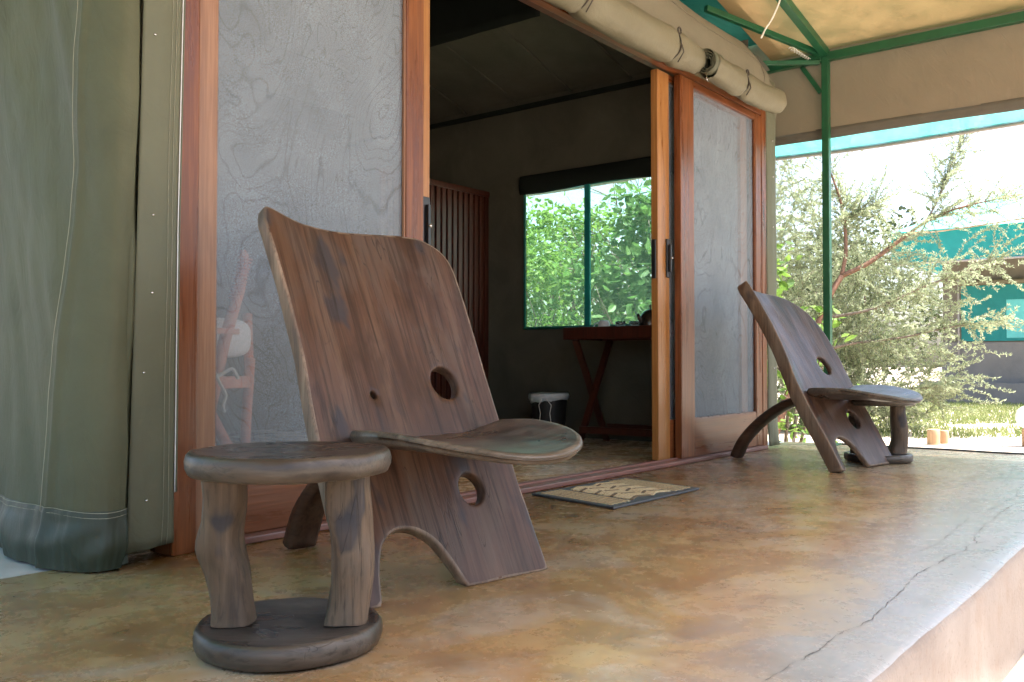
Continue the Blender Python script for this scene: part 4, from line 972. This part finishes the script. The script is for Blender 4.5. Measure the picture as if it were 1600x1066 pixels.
# beside the tent corner
shrub('vine_plant', (7.25, 2.86, -.29), 1.75, .34, 240, .105, 'vine_leaf', 'yellow-green broad-leaved plant between the tent corner and the green post', 'plant', None, 3)
shrub('vine_plant', (7.0, 2.42, -.29), 1.15, .20, 70, .10, 'vine_leaf', 'yellow-green leafy shoot just right of the green post', 'plant', None, 2)
# bare thorny branches above the window shrubs
out = []; tips = []
for k in range(4): limbs((10.2 + .3 * k, 5.6 + .5 * k, -.29), (random.gauss(0, .2), random.gauss(0, .3), 1), 1.5, .035, 4, out, tips, .6)
V, F = join([tube_data(p, r, 5) for p, r, d in out]); o = obj('bare_tree', [(x - 10.2, y - 5.6, z + .29) for x, y, z in V], F, 'bark_grey', None); o.location = (10.2, 5.6, -.29); tag(o, 'leafless twiggy tree behind the shrubs outside the window', 'tree')

# --- grass
GP = []
while len(GP) < 30000:
    x, y = random.uniform(10.2, 20.5), random.uniform(-1.5, 7.5)
    if nz(x * .6, y * .6, 3) + .35 * nz(x * 2, y * 2, 1) > -.28 and x > 10.55 + .35 * nz(y * 1.3, 0, 0): GP.append((x, y))
GP = np.array(GP); n = len(GP); a = rng.uniform(0, 6.28, n); hh = rng.uniform(.03, .085, n); lx, ly = np.cos(a), np.sin(a); w_ = .006 + rng.uniform(0, .006, n); bd = rng.uniform(.0, .05, (n, 2)) * rng.choice([-1, 1], (n, 2))
b0 = np.stack([GP[:, 0], GP[:, 1], np.full(n, -.292)], 1); sv = np.stack([lx * w_, ly * w_, np.zeros(n)], 1); tp = b0 + np.stack([bd[:, 0], bd[:, 1], hh], 1)
g_ = quads('grass', np.stack([b0 - sv, b0 + sv, tp + sv * .25, tp - sv * .25], 1), 'grass_blade'); tag(g_, 'short sunlit grass between the sand and the neighbouring tent', 'grass', kind='stuff')
# --- stumps, garden light, dry leaves
for (x, y, h, r, lb) in ((10.02, 2.42, .155, .062, 'short pale wooden stump in the sand, larger of a pair'), (10.20, 2.36, .135, .045, 'short pale wooden stump close behind the larger stump')):
    o = lathe('wooden_stump', [(0, -.02), (r, -.02), (r * .99, 0), (r, h * .6), (r * .98, h - .006), (r * .92, h), (0, h + .001)], 'stump_wood', None, 20, None, (0, 0, 0), .06, x); o.location = (x, y, -.29); tag(o, lb, 'stump', 'wooden stumps in the sand')
c = (10.35, 1.62, -.29); gl = empty('garden_light', c, 0, 'low garden light with a white globe on a wooden stump', 'garden light')
lathe('stump', [(0, -.02), (.06, -.02), (.06, .1), (.058, .17), (.054, .178), (0, .179)], 'stump_wood', gl, 18, None, (0, 0, 0), .05, 2)
lathe('globe', [(.05, .180)] + [(.115 * math.sin(t), .29 - .115 * math.cos(t)) for t in [.45 + 2.69 * i / 14 for i in range(15)]], 'white_globe', gl, 24)
for k in range(14):
    x, y = random.uniform(7.0, 10.6), random.uniform(-.2, 3.0); s_ = random.uniform(.035, .075); a = random.uniform(0, 6.28)
    V = []
    for (u, v) in ((-.5, 0), (-.2, .22), (.2, .2), (.5, 0), (.2, -.2), (-.2, -.22)): V.append((s_ * (u * math.cos(a) - v * math.sin(a)), s_ * (u * math.sin(a) + v * math.cos(a)), .006 + .012 * abs(u) + .25 * abs(v) * s_))
    o = obj('dry_leaf', V, [(0, 1, 2, 3), (0, 3, 4, 5)], 'dry_leaf', None); o.location = (x, y, -.29); tag(o, 'small curled dry leaf lying on the sunlit sand', 'leaf', 'dry leaves on the sand')

# ================================================================== NEIGHBOURING TENT
c = (21.6, 3.5, -.29); nb_ = empty('neighbour_tent', c, 0, 'neighbouring canvas tent with teal roof and teal window on a concrete plinth', 'tent')
box('plinth', (21.0, -4, -.30), (27.5, 5.35, .13), 'far_grey', nb_, .01, c)
grid('wall', lambda u, v: (21.62 + .03 * nz(u * 9, v * 2, 1), lerp(-3.6, 5.0, u), lerp(.132, 2.75, v)), 60, 14, 'far_canvas', nb_, c)
grid('wall_skirt', lambda u, v: (21.58 - .05 * (1 - v) + .02 * nz(u * 14, v * 2, 4), lerp(-3.6, 5.02, u), lerp(.132, .98, v)), 60, 6, 'far_grey', nb_, c)
grid('wall', lambda u, v: (lerp(21.62, 27.2, u), 5.0, lerp(.132, 2.75, v)), 20, 8, 'far_canvas', nb_, c)
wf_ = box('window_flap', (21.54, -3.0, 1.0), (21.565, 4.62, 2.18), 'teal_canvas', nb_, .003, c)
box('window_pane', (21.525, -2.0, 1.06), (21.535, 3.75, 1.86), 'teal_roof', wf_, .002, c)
tube('blind_roll', [(21.5, lerp(-3.0, 4.65, i / 20), 2.24) for i in range(21)], .06, 'roll_canvas', nb_, 8, c)
tube('corner_pole', [(21.50, 4.66, .13), (21.50, 4.66, 2.6)], .02, 'rod_grey', nb_, 8, c)
grid('eave_lining', lambda u, v: (lerp(20.3, 21.62, v), lerp(-4.2, 5.6, u), lerp(2.62, 2.76, v)), 40, 4, 'far_canvas', nb_, c)
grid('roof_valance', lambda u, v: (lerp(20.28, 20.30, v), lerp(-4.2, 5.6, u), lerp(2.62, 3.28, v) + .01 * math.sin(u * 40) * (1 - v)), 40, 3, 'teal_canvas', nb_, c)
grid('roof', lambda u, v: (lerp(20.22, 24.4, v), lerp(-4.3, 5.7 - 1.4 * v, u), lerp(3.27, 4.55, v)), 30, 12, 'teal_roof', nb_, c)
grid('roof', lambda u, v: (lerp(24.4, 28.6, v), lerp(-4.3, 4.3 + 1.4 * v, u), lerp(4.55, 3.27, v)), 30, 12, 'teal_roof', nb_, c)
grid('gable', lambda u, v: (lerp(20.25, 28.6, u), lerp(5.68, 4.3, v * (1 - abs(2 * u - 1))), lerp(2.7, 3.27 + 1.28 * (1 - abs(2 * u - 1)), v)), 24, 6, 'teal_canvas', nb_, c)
tube('hem_rod', [(20.27, lerp(-4.2, 5.6, i / 10), 2.60) for i in range(11)], .022, 'rod_grey', nb_, 6, c)
gr_ = tube('guy_rope', spline([(20.2, 5.4, 3.1), (16.5, 4.2, 2.75), (14.2, 3.4, 2.42), (12.5, 2.2, 2.25), (11.6, 1.2, 2.2)], 30), .011, 'stump_wood', None, 6); tag(gr_, 'thin guy rope stretched in front of the neighbouring tent', 'rope')

# ================================================================== TREES AROUND (far garden)
def tree(base, h, rad, n, size, label, mat='tree_leaf'):
    t = empty('garden_tree', base, 0, label, 'tree', 'trees around the camp'); out = []; tips = []
    limbs((0, 0, 0), (random.gauss(0, .1), random.gauss(0, .1), 1), h * .38, .09 * h / 5, 3, out, tips, .7)
    V, F = join([tube_data(p, r, 7) for p, r, d in out]); obj('trunk', V, F, 'bark_grey', t)
    P = []; cl = [tuple(p) for p, d in tips] + [(rad * random.gauss(0, .45), rad * random.gauss(0, .45), h * random.uniform(.45, .95)) for _ in range(26)]
    for k in range(n): P.append(np.array(random.choice(cl)) + rng.normal(size=3) * (rad * .2, rad * .2, h * .075))
    quads('crown', leaf_quads(np.array(P), size, .5), mat, t)['kind'] = 'stuff'; return t
tree((30, 9.5, -.29), 5.2, 2.4, 5000, .22, 'pale leafy tree far behind the feathery bush')
